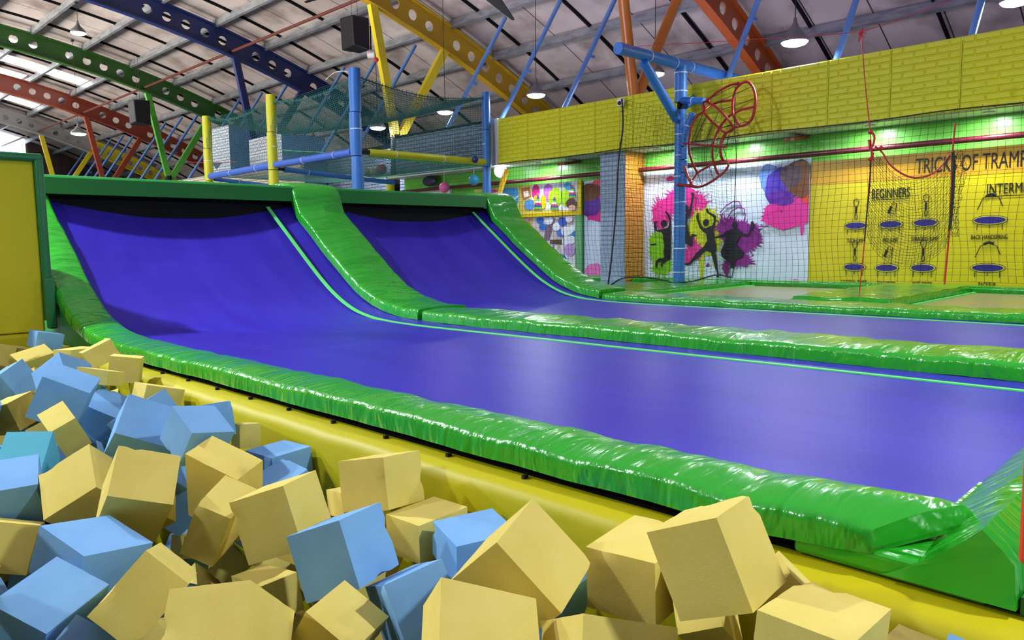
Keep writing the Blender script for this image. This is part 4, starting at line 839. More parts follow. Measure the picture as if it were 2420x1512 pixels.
('filler', 'b', [-5.571, 0.489, 0.972], [0.1255, -0.5635, -0.5212, 0.6285], [0.162, 0.162, 0.162], 'blue foam cube buried low in the pit under the others, hardly showing'),
('filler', 'b', [-4.328, 0.351, 0.971], [-0.5981, -0.0628, 0.3109, -0.736], [0.158, 0.158, 0.158], 'blue foam cube buried low in the pit under the others, hardly showing'),
('filler', 'b', [-4.593, 0.351, 0.97], [-0.0356, -0.979, -0.0054, 0.2008], [0.153, 0.153, 0.153], 'blue foam cube buried low in the pit under the others, hardly showing'),
('filler', 'y', [-5.614, 0.726, 0.968], [0.547, 0.6158, -0.1391, 0.5497], [0.161, 0.161, 0.161], 'yellow foam cube buried low in the pit under the others, hardly showing'),
('filler', 'y', [-2.673, 0.144, 0.957], [-0.7084, -0.2051, -0.3407, -0.5831], [0.156, 0.156, 0.156], 'yellow foam cube buried low in the pit under the others, hardly showing'),
('filler', 'y', [0.287, -0.321, 0.956], [-0.8945, -0.173, -0.2814, 0.3014], [0.15, 0.15, 0.15], 'yellow foam cube buried low in the pit under the others, hardly showing'),
('filler', 'y', [-3.361, 0.078, 0.954], [0.2655, 0.232, -0.7352, -0.579], [0.167, 0.167, 0.167], 'yellow foam cube buried low in the pit under the others, hardly showing'),
('filler', 'y', [-4.797, -0.344, 0.952], [0.1599, -0.3996, 0.8521, -0.2978], [0.169, 0.169, 0.169], 'yellow foam cube buried low in the pit under the others, hardly showing'),
('filler', 'b', [-1.082, -0.316, 0.952], [0.7166, 0.0387, -0.515, 0.4687], [0.168, 0.168, 0.168], 'blue foam cube buried low in the pit under the others, hardly showing'),
('filler', 'b', [-4.024, 0.643, 0.948], [0.5171, -0.5628, 0.5271, 0.3716], [0.155, 0.155, 0.155], 'blue foam cube buried low in the pit under the others, hardly showing'),
('filler', 'y', [-5.734, -0.321, 0.946], [-0.5409, -0.4075, 0.694, 0.2442], [0.161, 0.161, 0.161], 'yellow foam cube buried low in the pit under the others, hardly showing'),
('filler', 'y', [-3.512, -0.17, 0.945], [0.1236, 0.7618, 0.2525, 0.5836], [0.152, 0.152, 0.152], 'yellow foam cube buried low in the pit under the others, hardly showing'),
('filler', 'y', [0.01, 0.391, 0.943], [0.4236, -0.6993, 0.5534, -0.159], [0.15, 0.15, 0.15], 'yellow foam cube buried low in the pit under the others, hardly showing'),
('filler', 'y', [-0.431, 0.044, 0.938], [0.2094, 0.0616, -0.9466, -0.2373], [0.16, 0.16, 0.16], 'yellow foam cube buried low in the pit under the others, hardly showing'),
('filler', 'b', [-0.388, 0.417, 0.938], [-0.4751, -0.8147, 0.2916, -0.1596], [0.166, 0.166, 0.166], 'blue foam cube buried low in the pit under the others, hardly showing'),
('filler', 'y', [-0.607, -0.137, 0.937], [-0.6163, -0.477, 0.2912, 0.5549], [0.159, 0.159, 0.159], 'yellow foam cube buried low in the pit under the others, hardly showing'),
('filler', 'y', [-0.549, 0.602, 0.936], [0.5025, 0.8182, 0.1754, -0.2174], [0.155, 0.155, 0.155], 'yellow foam cube buried low in the pit under the others, hardly showing'),
('filler', 'y', [-5.11, -0.245, 0.935], [0.5226, -0.396, -0.288, -0.6979], [0.163, 0.163, 0.163], 'yellow foam cube buried low in the pit under the others, hardly showing'),
('filler', 'b', [-2.433, -0.271, 0.933], [0.6671, 0.6695, 0.1543, -0.288], [0.168, 0.168, 0.168], 'blue foam cube buried low in the pit under the others, hardly showing'),
('filler', 'b', [-0.425, 0.88, 0.931], [-0.4285, 0.7476, 0.3508, 0.3667], [0.149, 0.149, 0.149], 'blue foam cube buried low in the pit under the others, hardly showing'),
('filler', 'b', [-3.023, 0.31, 0.931], [-0.5694, -0.1755, 0.7292, 0.3364], [0.157, 0.157, 0.157], 'blue foam cube buried low in the pit under the others, hardly showing'),
('filler', 'y', [-5.297, -0.04, 0.93], [-0.0545, 0.1557, -0.484, 0.8594], [0.155, 0.155, 0.155], 'yellow foam cube buried low in the pit under the others, hardly showing'),
('filler', 'b', [-3.577, 0.508, 0.93], [0.5727, 0.4796, -0.3949, -0.5349], [0.167, 0.167, 0.167], 'blue foam cube buried low in the pit under the others, hardly showing'),
('filler', 'b', [-4.092, 0.207, 0.928], [-0.5475, 0.0305, -0.4662, -0.6942], [0.16, 0.16, 0.16], 'blue foam cube buried low in the pit under the others, hardly showing'),
('filler', 'y', [-3.21, -0.266, 0.925], [-0.7667, -0.0481, 0.5797, -0.2716], [0.16, 0.16, 0.16], 'yellow foam cube buried low in the pit under the others, hardly showing'),
('filler', 'y', [-0.891, 0.509, 0.924], [0.0969, 0.3326, 0.6099, -0.7128], [0.158, 0.158, 0.158], 'yellow foam cube buried low in the pit under the others, hardly showing'),
('filler', 'b', [-4.532, 0.172, 0.924], [0.0386, 0.1899, 0.2278, 0.9542], [0.151, 0.151, 0.151], 'blue foam cube buried low in the pit under the others, hardly showing'),
('filler', 'b', [-5.741, 0.908, 0.912], [-0.0724, 0.7138, 0.3909, 0.5766], [0.155, 0.155, 0.155], 'blue foam cube buried low in the pit under the others, hardly showing'),
('filler', 'y', [-0.655, 0.071, 0.911], [0.3044, -0.0112, -0.5082, -0.8056], [0.162, 0.162, 0.162], 'yellow foam cube buried low in the pit under the others, hardly showing'),
('filler', 'b', [-4.312, -0.303, 0.91], [-0.0595, 0.7884, -0.1897, -0.5822], [0.163, 0.163, 0.163], 'blue foam cube buried low in the pit under the others, hardly showing'),
('filler', 'y', [-5.531, -0.175, 0.903], [-0.7697, -0.3802, -0.4958, 0.1315], [0.155, 0.155, 0.155], 'yellow foam cube buried low in the pit under the others, hardly showing'),
('filler', 'b', [-0.23, -0.336, 0.898], [-0.3131, -0.2427, -0.1202, -0.9103], [0.152, 0.152, 0.152], 'blue foam cube buried low in the pit under the others, hardly showing'),
('filler', 'y', [-5.814, 0.559, 0.897], [0.4567, -0.6493, -0.5011, -0.3445], [0.153, 0.153, 0.153], 'yellow foam cube buried low in the pit under the others, hardly showing'),
('filler', 'b', [0.27, 0.401, 0.897], [0.6241, 0.4834, 0.4089, -0.4579], [0.164, 0.164, 0.164], 'blue foam cube buried low in the pit under the others, hardly showing'),
('filler', 'b', [-4.746, -0.172, 0.896], [0.6663, 0.6686, -0.1849, -0.2735], [0.164, 0.164, 0.164], 'blue foam cube buried low in the pit under the others, hardly showing'),
('filler', 'y', [-5.11, 0.087, 0.889], [-0.3023, 0.921, -0.2391, 0.0567], [0.153, 0.153, 0.153], 'yellow foam cube buried low in the pit under the others, hardly showing'),
('filler', 'b', [-5.028, 0.674, 0.888], [-0.0442, 0.2655, 0.7277, 0.6308], [0.154, 0.154, 0.154], 'blue foam cube buried low in the pit under the others, hardly showing'),
('filler', 'b', [-1.061, -0.063, 0.86], [-0.2881, 0.7034, -0.6447, 0.0815], [0.152, 0.152, 0.152], 'blue foam cube buried low in the pit under the others, hardly showing'),
('filler', 'b', [-4.913, 1.273, 0.86], [0.4869, 0.7421, -0.2557, 0.3831], [0.157, 0.157, 0.157], 'blue foam cube buried low in the pit under the others, hardly showing'),
('filler', 'b', [-0.027, -0.178, 0.859], [0.3595, 0.2997, 0.3687, -0.8031], [0.169, 0.169, 0.169], 'blue foam cube buried low in the pit under the others, hardly showing'),
('filler', 'b', [-4.386, -0.032, 0.858], [-0.4608, 0.7937, 0.3245, -0.2289], [0.16, 0.16, 0.16], 'blue foam cube buried low in the pit under the others, hardly showing'),
('filler', 'y', [-0.983, 0.215, 0.857], [-0.5434, 0.2687, 0.1798, 0.7747], [0.161, 0.161, 0.161], 'yellow foam cube buried low in the pit under the others, hardly showing'),
('filler', 'b', [-2.268, -0.068, 0.857], [-0.7076, -0.5924, 0.2752, 0.2696], [0.156, 0.156, 0.156], 'blue foam cube buried low in the pit under the others, hardly showing'),
('filler', 'b', [-2.91, 0.139, 0.856], [0.0251, 0.3106, -0.7012, -0.6413], [0.157, 0.157, 0.157], 'blue foam cube buried low in the pit under the others, hardly showing'),
('filler', 'b', [0.27, 0.776, 0.856], [0.7234, -0.0136, 0.6785, -0.1267], [0.151, 0.151, 0.151], 'blue foam cube buried low in the pit under the others, hardly showing'),
('filler', 'y', [-3.755, 0.314, 0.856], [-0.0994, 0.9428, -0.3086, 0.0773], [0.156, 0.156, 0.156], 'yellow foam cube buried low in the pit under the others, hardly showing'),
('filler', 'y', [-0.364, -0.126, 0.856], [0.2013, -0.6402, -0.7241, -0.1592], [0.154, 0.154, 0.154], 'yellow foam cube buried low in the pit under the others, hardly showing'),
('filler', 'b', [-2.707, -0.318, 0.854], [0.0828, 0.5705, -0.6032, 0.5513], [0.149, 0.149, 0.149], 'blue foam cube buried low in the pit under the others, hardly showing'),
('filler', 'b', [-2.654, -0.054, 0.853], [0.3875, -0.2482, -0.8724, 0.165], [0.166, 0.166, 0.166], 'blue foam cube buried low in the pit under the others, hardly showing'),
('filler', 'y', [-4.649, 0.527, 0.853], [0.1275, -0.0539, -0.9041, -0.4043], [0.169, 0.169, 0.169], 'yellow foam cube buried low in the pit under the others, hardly showing'),
('filler', 'b', [-0.86, -0.174, 0.852], [-0.3075, 0.1186, -0.4704, -0.8186], [0.164, 0.164, 0.164], 'blue foam cube buried low in the pit under the others, hardly showing'),
('filler', 'y', [-5.825, -0.177, 0.852], [-0.1781, 0.7456, 0.4438, -0.4641], [0.161, 0.161, 0.161], 'yellow foam cube buried low in the pit under the others, hardly showing'),
('filler', 'b', [-4.438, 0.604, 0.852], [0.3935, -0.375, -0.7, -0.4631], [0.155, 0.155, 0.155], 'blue foam cube buried low in the pit under the others, hardly showing'),
('filler', 'b', [-3.935, -0.346, 0.851], [-0.8798, -0.0287, 0.1559, -0.4482], [0.169, 0.169, 0.169], 'blue foam cube buried low in the pit under the others, hardly showing'),
('filler', 'y', [-2.27, 0.217, 0.851], [0.6009, 0.1695, -0.725, 0.2907], [0.161, 0.161, 0.161], 'yellow foam cube buried low in the pit under the others, hardly showing'),
('filler', 'y', [-3.567, 0.202, 0.851], [0.5308, 0.5659, 0.6095, 0.1626], [0.16, 0.16, 0.16], 'yellow foam cube buried low in the pit under the others, hardly showing'),
('filler', 'b', [-3.619, -0.013, 0.85], [-0.1182, 0.3192, 0.0932, 0.9356], [0.152, 0.152, 0.152], 'blue foam cube buried low in the pit under the others, hardly showing'),
('filler', 'b', [-5.821, 0.068, 0.849], [0.7075, -0.5266, -0.3817, 0.2763], [0.15, 0.15, 0.15], 'blue foam cube buried low in the pit under the others, hardly showing'),
('filler', 'b', [-4.25, 0.697, 0.848], [0.3526, -0.4844, 0.6366, 0.4855], [0.153, 0.153, 0.153], 'blue foam cube buried low in the pit under the others, hardly showing'),
('filler', 'b', [-5.578, 0.143, 0.847], [0.169, 0.0018, 0.9805, 0.1002], [0.161, 0.161, 0.161], 'blue foam cube buried low in the pit under the others, hardly showing'),
('filler', 'b', [-2.784, 0.357, 0.846], [0.6485, 0.2219, -0.501, 0.5284], [0.153, 0.153, 0.153], 'blue foam cube buried low in the pit under the others, hardly showing'),
('filler', 'y', [-4.149, -0.114, 0.846], [0.4109, -0.6019, -0.3132, 0.6089], [0.167, 0.167, 0.167], 'yellow foam cube buried low in the pit under the others, hardly showing'),
('filler', 'y', [-0.033, 1.164, 0.846], [0.5486, 0.7312, -0.1123, -0.3895], [0.166, 0.166, 0.166], 'yellow foam cube buried low in the pit under the others, hardly showing'),
('filler', 'y', [-4.964, -0.055, 0.843], [-0.1559, -0.5301, 0.826, 0.1117], [0.157, 0.157, 0.157], 'yellow foam cube buried low in the pit under the others, hardly showing'),
('filler', 'b', [-5.057, 0.489, 0.842], [0.2333, 0.0348, 0.624, 0.745], [0.15, 0.15, 0.15], 'blue foam cube buried low in the pit under the others, hardly showing'),
('filler', 'y', [-4.847, 0.347, 0.84], [0.2208, -0.1556, -0.9427, -0.1959], [0.152, 0.152, 0.152], 'yellow foam cube buried low in the pit under the others, hardly showing'),
('filler', 'y', [-3.779, 0.549, 0.84], [-0.125, 0.5893, 0.4568, 0.6546], [0.152, 0.152, 0.152], 'yellow foam cube buried low in the pit under the others, hardly showing'),
('filler', 'b', [-3.309, 0.535, 0.839], [0.885, 0.4648, 0.013, 0.0237], [0.163, 0.163, 0.163], 'blue foam cube buried low in the pit under the others, hardly showing'),
('filler', 'y', [-4.832, 0.113, 0.839], [-0.1146, 0.98, 0.0887, 0.1366], [0.156, 0.156, 0.156], 'yellow foam cube buried low in the pit under the others, hardly showing'),
('filler', 'y', [-4.191, 0.524, 0.837], [-0.1997, -0.1787, 0.0555, 0.9618], [0.17, 0.17, 0.17], 'yellow foam cube buried low in the pit under the others, hardly showing'),
('filler', 'y', [-0.137, 0.611, 0.835], [-0.1506, -0.0223, -0.963, -0.2225], [0.167, 0.167, 0.167], 'yellow foam cube buried low in the pit under the others, hardly showing'),
('filler', 'b', [-1.503, -0.13, 0.835], [-0.2593, 0.7559, 0.5171, -0.3066], [0.149, 0.149, 0.149], 'blue foam cube buried low in the pit under the others, hardly showing'),
('filler', 'y', [-4.273, 1.126, 0.834], [0.4392, 0.7694, 0.4039, 0.2279], [0.169, 0.169, 0.169], 'yellow foam cube buried low in the pit under the others, hardly showing'),
('filler', 'y', [-0.333, 0.229, 0.833], [0.4414, -0.429, -0.0558, -0.7861], [0.16, 0.16, 0.16], 'yellow foam cube buried low in the pit under the others, hardly showing'),
('filler', 'b', [-1.725, 0.048, 0.832], [0.3898, 0.5427, -0.3618, 0.6501], [0.161, 0.161, 0.161], 'blue foam cube buried low in the pit under the others, hardly showing'),
('filler', 'y', [-4.492, -0.2, 0.831], [-0.1511, -0.0067, -0.962, 0.2275], [0.155, 0.155, 0.155], 'yellow foam cube buried low in the pit under the others, hardly showing'),
('filler', 'y', [0.259, 0.139, 0.83], [0.4848, 0.6454, 0.5902, 0.0065], [0.166, 0.166, 0.166], 'yellow foam cube buried low in the pit under the others, hardly showing'),
('filler', 'y', [-4.649, 0.014, 0.83], [-0.2537, 0.8213, -0.5062, 0.0696], [0.153, 0.153, 0.153], 'yellow foam cube buried low in the pit under the others, hardly showing'),
('filler', 'y', [-2.082, -0.205, 0.829], [0.4554, 0.7382, 0.3656, 0.3376], [0.163, 0.163, 0.163], 'yellow foam cube buried low in the pit under the others, hardly showing'),
('filler', 'y', [0.222, 0.585, 0.826], [0.3083, -0.6228, -0.5271, -0.4891], [0.159, 0.159, 0.159], 'yellow foam cube buried low in the pit under the others, hardly showing'),
('filler', 'b', [-0.134, 0.297, 0.826], [0.1541, 0.9843, 0.029, 0.0809], [0.167, 0.167, 0.167], 'blue foam cube buried low in the pit under the others, hardly showing'),
('filler', 'y', [-4.353, 0.16, 0.824], [0.8994, -0.16, -0.3932, -0.1044], [0.157, 0.157, 0.157], 'yellow foam cube buried low in the pit under the others, hardly showing'),
('filler', 'b', [-2.925, 1.05, 0.824], [0.6972, 0.0479, -0.4824, 0.5281], [0.154, 0.154, 0.154], 'blue foam cube buried low in the pit under the others, hardly showing'),
('filler', 'y', [-5.795, 0.311, 0.824], [-0.5773, 0.6862, 0.2343, 0.3754], [0.151, 0.151, 0.151], 'yellow foam cube buried low in the pit under the others, hardly showing'),
('filler', 'y', [-3.139, 0.132, 0.824], [0.6987, -0.6588, -0.2647, -0.0878], [0.156, 0.156, 0.156], 'yellow foam cube buried low in the pit under the others, hardly showing'),
('filler', 'b', [-3.795, -0.179, 0.822], [0.3361, 0.2958, 0.3747, -0.8119], [0.157, 0.157, 0.157], 'blue foam cube buried low in the pit under the others, hardly showing'),
('filler', 'y', [-1.737, -0.158, 0.822], [-0.9159, -0.0124, -0.1359, -0.3775], [0.151, 0.151, 0.151], 'yellow foam cube buried low in the pit under the others, hardly showing'),
('filler', 'b', [-1.237, 0.222, 0.818], [0.0546, -0.2805, -0.8002, 0.5273], [0.153, 0.153, 0.153], 'blue foam cube buried low in the pit under the others, hardly showing'),
('filler', 'b', [-1.481, -0.333, 0.817], [0.7343, -0.1987, 0.6411, 0.1015], [0.168, 0.168, 0.168], 'blue foam cube buried low in the pit under the others, hardly showing'),
('filler', 'b', [-1.974, -0.01, 0.816], [-0.7849, -0.3037, -0.4445, -0.3069], [0.163, 0.163, 0.163], 'blue foam cube buried low in the pit under the others, hardly showing'),
('filler', 'b', [0.056, 0.088, 0.814], [0.86, -0.1728, 0.3974, -0.2696], [0.162, 0.162, 0.162], 'blue foam cube buried low in the pit under the others, hardly showing'),
('filler', 'y', [-5.017, 0.923, 0.814], [0.7434, 0.2834, 0.5833, -0.1635], [0.159, 0.159, 0.159], 'yellow foam cube buried low in the pit under the others, hardly showing'),
('filler', 'y', [-1.9, 0.204, 0.811], [-0.5025, 0.5983, 0.5945, 0.19], [0.153, 0.153, 0.153], 'yellow foam cube buried low in the pit under the others, hardly showing'),
('filler', 'y', [-5.214, 0.937, 0.811], [0.279, 0.6974, -0.411, -0.5166], [0.154, 0.154, 0.154], 'yellow foam cube buried low in the pit under the others, hardly showing'),
('filler', 'y', [-0.421, -0.287, 0.81], [-0.5359, -0.3832, 0.0214, -0.752], [0.15, 0.15, 0.15], 'yellow foam cube buried low in the pit under the others, hardly showing'),
('filler', 'b', [-5.379, 0.159, 0.805], [0.1363, 0.5306, 0.2628, 0.7942], [0.158, 0.158, 0.158], 'blue foam cube buried low in the pit under the others, hardly showing'),
('filler', 'b', [-4.835, 0.729, 0.804], [0.7844, -0.3566, 0.31, 0.4018], [0.15, 0.15, 0.15], 'blue foam cube buried low in the pit under the others, hardly showing'),
('filler', 'y', [-0.215, 0.877, 0.8], [0.0255, 0.7518, -0.5394, -0.3785], [0.154, 0.154, 0.154], 'yellow foam cube buried low in the pit under the others, hardly showing'),
('filler', 'b', [-3.256, 1.215, 0.799], [-0.9634, -0.2149, 0.1309, 0.0921], [0.162, 0.162, 0.162], 'blue foam cube buried low in the pit under the others, hardly showing'),
('filler', 'b', [-2.879, 0.806, 0.791], [0.1329, -0.2044, 0.16, 0.9565], [0.156, 0.156, 0.156], 'blue foam cube buried low in the pit under the others, hardly showing'),
('filler', 'y', [0.146, -0.333, 0.788], [-0.1539, -0.8757, -0.0973, 0.4472], [0.149, 0.149, 0.149], 'yellow foam cube buried low in the pit under the others, hardly showing'),
('filler', 'b', [-0.562, 0.247, 0.784], [0.1568, 0.9487, -0.2376, 0.1376], [0.151, 0.151, 0.151], 'blue foam cube buried low in the pit under the others, hardly showing'),
('filler', 'b', [-3.912, 0.36, 0.77], [-0.9446, -0.1093, 0.0318, 0.308], [0.155, 0.155, 0.155], 'blue foam cube buried low in the pit under the others, hardly showing'),
('filler', 'y', [-2.461, 0.246, 0.764], [0.6792, 0.7334, 0.0162, -0.0224], [0.157, 0.157, 0.157], 'yellow foam cube buried low in the pit under the others, hardly showing'),
('filler', 'b', [-0.818, 0.382, 0.76], [-0.7174, -0.1828, -0.345, 0.5769], [0.162, 0.162, 0.162], 'blue foam cube buried low in the pit under the others, hardly showing'),
('filler', 'y', [-5.598, 0.691, 0.76], [0.5256, -0.7979, 0.1393, 0.2602], [0.167, 0.167, 0.167], 'yellow foam cube buried low in the pit under the others, hardly showing'),
('filler', 'y', [-3.429, -0.22, 0.76], [-0.6355, 0.7647, 0.0718, 0.0792], [0.156, 0.156, 0.156], 'yellow foam cube buried low in the pit under the others, hardly showing'),
('filler', 'y', [-4.65, 0.37, 0.758], [-0.0982, -0.545, 0.4497, 0.7008], [0.154, 0.154, 0.154], 'yellow foam cube buried low in the pit under the others, hardly showing'),
('filler', 'y', [-2.998, -0.283, 0.758], [-0.5822, -0.1904, 0.0552, -0.7885], [0.168, 0.168, 0.168], 'yellow foam cube buried low in the pit under the others, hardly showing'),
('filler', 'y', [-5.379, -0.116, 0.758], [0.1486, 0.8162, 0.496, 0.2564], [0.15, 0.15, 0.15], 'yellow foam cube buried low in the pit under the others, hardly showing'),
('filler', 'y', [-2.513, -0.208, 0.758], [-0.3043, 0.0577, -0.8662, 0.392], [0.159, 0.159, 0.159], 'yellow foam cube buried low in the pit under the others, hardly showing'),
('filler', 'y', [-1.063, 0.435, 0.758], [0.1771, -0.5948, 0.6874, -0.3772], [0.154, 0.154, 0.154], 'yellow foam cube buried low in the pit under the others, hardly showing'),
('filler', 'b', [-1.287, -0.283, 0.757], [0.1721, 0.3212, -0.1034, -0.9255], [0.154, 0.154, 0.154], 'blue foam cube buried low in the pit under the others, hardly showing'),
('filler', 'b', [-3.169, -0.087, 0.757], [-0.4557, 0.8017, 0.026, 0.3859], [0.164, 0.164, 0.164], 'blue foam cube buried low in the pit under the others, hardly showing'),
('filler', 'b', [-3.046, 0.413, 0.756], [0.4073, 0.8444, 0.0783, -0.3391], [0.157, 0.157, 0.157], 'blue foam cube buried low in the pit under the others, hardly showing'),
('filler', 'b', [-0.395, 1.032, 0.756], [0.0834, 0.0448, -0.9954, -0.0168], [0.151, 0.151, 0.151], 'blue foam cube buried low in the pit under the others, hardly showing'),
('filler', 'b', [-3.413, -0.05, 0.755], [0.0087, 0.9922, -0.0082, -0.1238], [0.159, 0.159, 0.159], 'blue foam cube buried low in the pit under the others, hardly showing'),
('filler', 'y', [-3.978, 0.558, 0.753], [0.641, -0.6824, -0.0749, 0.3433], [0.164, 0.164, 0.164], 'yellow foam cube buried low in the pit under the others, hardly showing'),
('filler', 'y', [-1.593, 0.146, 0.753], [-0.5826, 0.1386, -0.7773, -0.193], [0.15, 0.15, 0.15], 'yellow foam cube buried low in the pit under the others, hardly showing'),
('filler', 'b', [-3.621, -0.253, 0.753], [0.5962, 0.297, -0.0265, 0.7454], [0.152, 0.152, 0.152], 'blue foam cube buried low in the pit under the others, hardly showing'),
('filler', 'b', [-1.22, -0.014, 0.753], [0.3316, 0.1074, 0.0071, -0.9373], [0.15, 0.15, 0.15], 'blue foam cube buried low in the pit under the others, hardly showing'),
('filler', 'y', [-3.897, 0.003, 0.753], [-0.4173, -0.3719, 0.0127, 0.8291], [0.162, 0.162, 0.162], 'yellow foam cube buried low in the pit under the others, hardly showing'),
('filler', 'b', [-5.799, 0.763, 0.752], [0.2986, 0.4437, 0.2684, -0.8012], [0.161, 0.161, 0.161], 'blue foam cube buried low in the pit under the others, hardly showing'),
('filler', 'b', [-5.253, 1.198, 0.752], [0.8357, 0.2189, -0.3687, -0.3431], [0.153, 0.153, 0.153], 'blue foam cube buried low in the pit under the others, hardly showing'),
('filler', 'b', [0.051, 0.836, 0.751], [-0.1081, 0.9458, 0.1064, 0.2872], [0.153, 0.153, 0.153], 'blue foam cube buried low in the pit under the others, hardly showing'),
('filler', 'y', [-3.336, 0.187, 0.75], [-0.5603, -0.0116, 0.8152, 0.1463], [0.153, 0.153, 0.153], 'yellow foam cube buried low in the pit under the others, hardly showing'),
('filler', 'y', [-0.825, 0.128, 0.75], [0.0594, 0.8611, 0.461, -0.206], [0.15, 0.15, 0.15], 'yellow foam cube buried low in the pit under the others, hardly showing'),
('filler', 'y', [-0.528, 0.721, 0.75], [0.9676, 0.09, -0.0606, 0.2282], [0.16, 0.16, 0.16], 'yellow foam cube buried low in the pit under the others, hardly showing'),
('filler', 'b', [0.113, 0.337, 0.749], [0.8728, 0.1975, -0.3293, 0.3013], [0.17, 0.17, 0.17], 'blue foam cube buried low in the pit under the others, hardly showing'),
('filler', 'b', [-5.144, 0.236, 0.749], [0.3603, 0.7201, -0.5501, 0.2215], [0.15, 0.15, 0.15], 'blue foam cube buried low in the pit under the others, hardly showing'),
('filler', 'y', [-5.315, 0.473, 0.749], [0.4809, -0.6146, 0.4785, -0.4026], [0.149, 0.149, 0.149], 'yellow foam cube buried low in the pit under the others, hardly showing'),
('filler', 'b', [0.282, 1.227, 0.748], [0.123, -0.5543, 0.019, 0.823], [0.157, 0.157, 0.157], 'blue foam cube buried low in the pit under the others, hardly showing'),
('filler', 'y', [-5.528, 0.417, 0.748], [-0.0737, 0.8454, 0.5214, 0.0899], [0.151, 0.151, 0.151], 'yellow foam cube buried low in the pit under the others, hardly showing'),
('filler', 'b', [-4.657, -0.337, 0.748], [-0.3236, 0.7794, -0.4214, -0.3321], [0.163, 0.163, 0.163], 'blue foam cube buried low in the pit under the others, hardly showing'),
('filler', 'y', [0.232, 0.97, 0.748], [0.5478, 0.6056, -0.0749, 0.5724], [0.162, 0.162, 0.162], 'yellow foam cube buried low in the pit under the others, hardly showing'),
('filler', 'y', [-0.667, 0.545, 0.747], [0.1723, -0.6447, 0.1364, 0.7321], [0.16, 0.16, 0.16], 'yellow foam cube buried low in the pit under the others, hardly showing'),
('filler', 'y', [-5.488, 0.947, 0.746], [-0.0139, 0.9802, -0.1644, 0.11], [0.15, 0.15, 0.15], 'yellow foam cube buried low in the pit under the others, hardly showing'),
('filler', 'y', [0.282, -0.15, 0.744], [0.2796, -0.0848, 0.8008, 0.5228], [0.165, 0.165, 0.165], 'yellow foam cube buried low in the pit under the others, hardly showing'),
('filler', 'y', [-0.742, 0.79, 0.743], [-0.2775, -0.6713, -0.0593, -0.6847], [0.16, 0.16, 0.16], 'yellow foam cube buried low in the pit under the others, hardly showing'),
('filler', 'b', [-4.157, -0.348, 0.742], [-0.3185, 0.0831, 0.8121, 0.4818], [0.151, 0.151, 0.151], 'blue foam cube buried low in the pit under the others, hardly showing'),
('filler', 'y', [-2.796, 1.153, 0.74], [-0.5031, -0.3309, -0.0002, -0.7983], [0.164, 0.164, 0.164], 'yellow foam cube buried low in the pit under the others, hardly showing'),
('filler', 'b', [-0.423, 0.564, 0.737], [-0.3027, 0.2525, -0.1512, 0.9065], [0.166, 0.166, 0.166], 'blue foam cube buried low in the pit under the others, hardly showing'),
('filler', 'b', [-3.605, 0.477, 0.737], [-0.8229, -0.1439, 0.0986, -0.5408], [0.15, 0.15, 0.15], 'blue foam cube buried low in the pit under the others, hardly showing'),
('filler', 'y', [-4.98, -0.268, 0.735], [0.0165, 0.22, 0.9023, 0.3705], [0.156, 0.156, 0.156], 'yellow foam cube buried low in the pit under the others, hardly showing'),
('filler', 'y', [-4.544, 0.766, 0.733], [-0.1458, 0.1248, 0.5622, -0.8044], [0.154, 0.154, 0.154], 'yellow foam cube buried low in the pit under the others, hardly showing'),
('filler', 'b', [-0.659, -0.323, 0.732], [0.4306, -0.5267, 0.3701, -0.6327], [0.166, 0.166, 0.166], 'blue foam cube buried low in the pit under the others, hardly showing'),
('filler', 'y', [-4.334, 0.32, 0.729], [0.645, -0.7446, -0.0072, -0.1719], [0.158, 0.158, 0.158], 'yellow foam cube buried low in the pit under the others, hardly showing'),
('filler', 'y', [-0.655, -0.05, 0.729], [-0.3699, -0.6638, 0.3028, -0.5752], [0.152, 0.152, 0.152], 'yellow foam cube buried low in the pit under the others, hardly showing'),
('filler', 'b', [-1.88, -0.319, 0.724], [-0.5167, 0.8141, 0.2615, -0.0424], [0.157, 0.157, 0.157], 'blue foam cube buried low in the pit under the others, hardly showing'),
('filler', 'b', [-0.289, 0.078, 0.724], [0.2859, 0.8496, -0.238, -0.3739], [0.149, 0.149, 0.149], 'blue foam cube buried low in the pit under the others, hardly showing'),
('filler', 'y', [-3.057, 1.123, 0.723], [-0.0861, -0.6151, -0.4899, -0.6117], [0.152, 0.152, 0.152], 'yellow foam cube buried low in the pit under the others, hardly showing'),
('filler', 'b', [-5.346, 0.778, 0.722], [-0.168, 0.4773, 0.7898, -0.3467], [0.168, 0.168, 0.168], 'blue foam cube buried low in the pit under the others, hardly showing'),
('filler', 'y', [-2.283, -0.321, 0.719], [-0.278, 0.2792, -0.6576, -0.6421], [0.152, 0.152, 0.152], 'yellow foam cube buried low in the pit under the others, hardly showing'),
('filler', 'y', [-5.136, -0.064, 0.716], [-0.6248, -0.6242, 0.1561, 0.4423], [0.152, 0.152, 0.152], 'yellow foam cube buried low in the pit under the others, hardly showing'),
('filler', 'b', [-0.228, 0.454, 0.715], [-0.0007, 0.7628, 0.6258, -0.1629], [0.169, 0.169, 0.169], 'blue foam cube buried low in the pit under the others, hardly showing'),
('filler', 'y', [-0.575, 1.246, 0.714], [-0.2939, 0.3961, -0.6201, 0.6101], [0.154, 0.154, 0.154], 'yellow foam cube buried low in the pit under the others, hardly showing'),
('filler', 'b', [-1.401, 0.052, 0.713], [0.5777, -0.0578, -0.7401, -0.3393], [0.152, 0.152, 0.152], 'blue foam cube buried low in the pit under the others, hardly showing'),
('filler', 'y', [-5.222, -0.264, 0.712], [-0.0225, -0.4766, 0.8085, 0.3446], [0.157, 0.157, 0.157], 'yellow foam cube buried low in the pit under the others, hardly showing'),
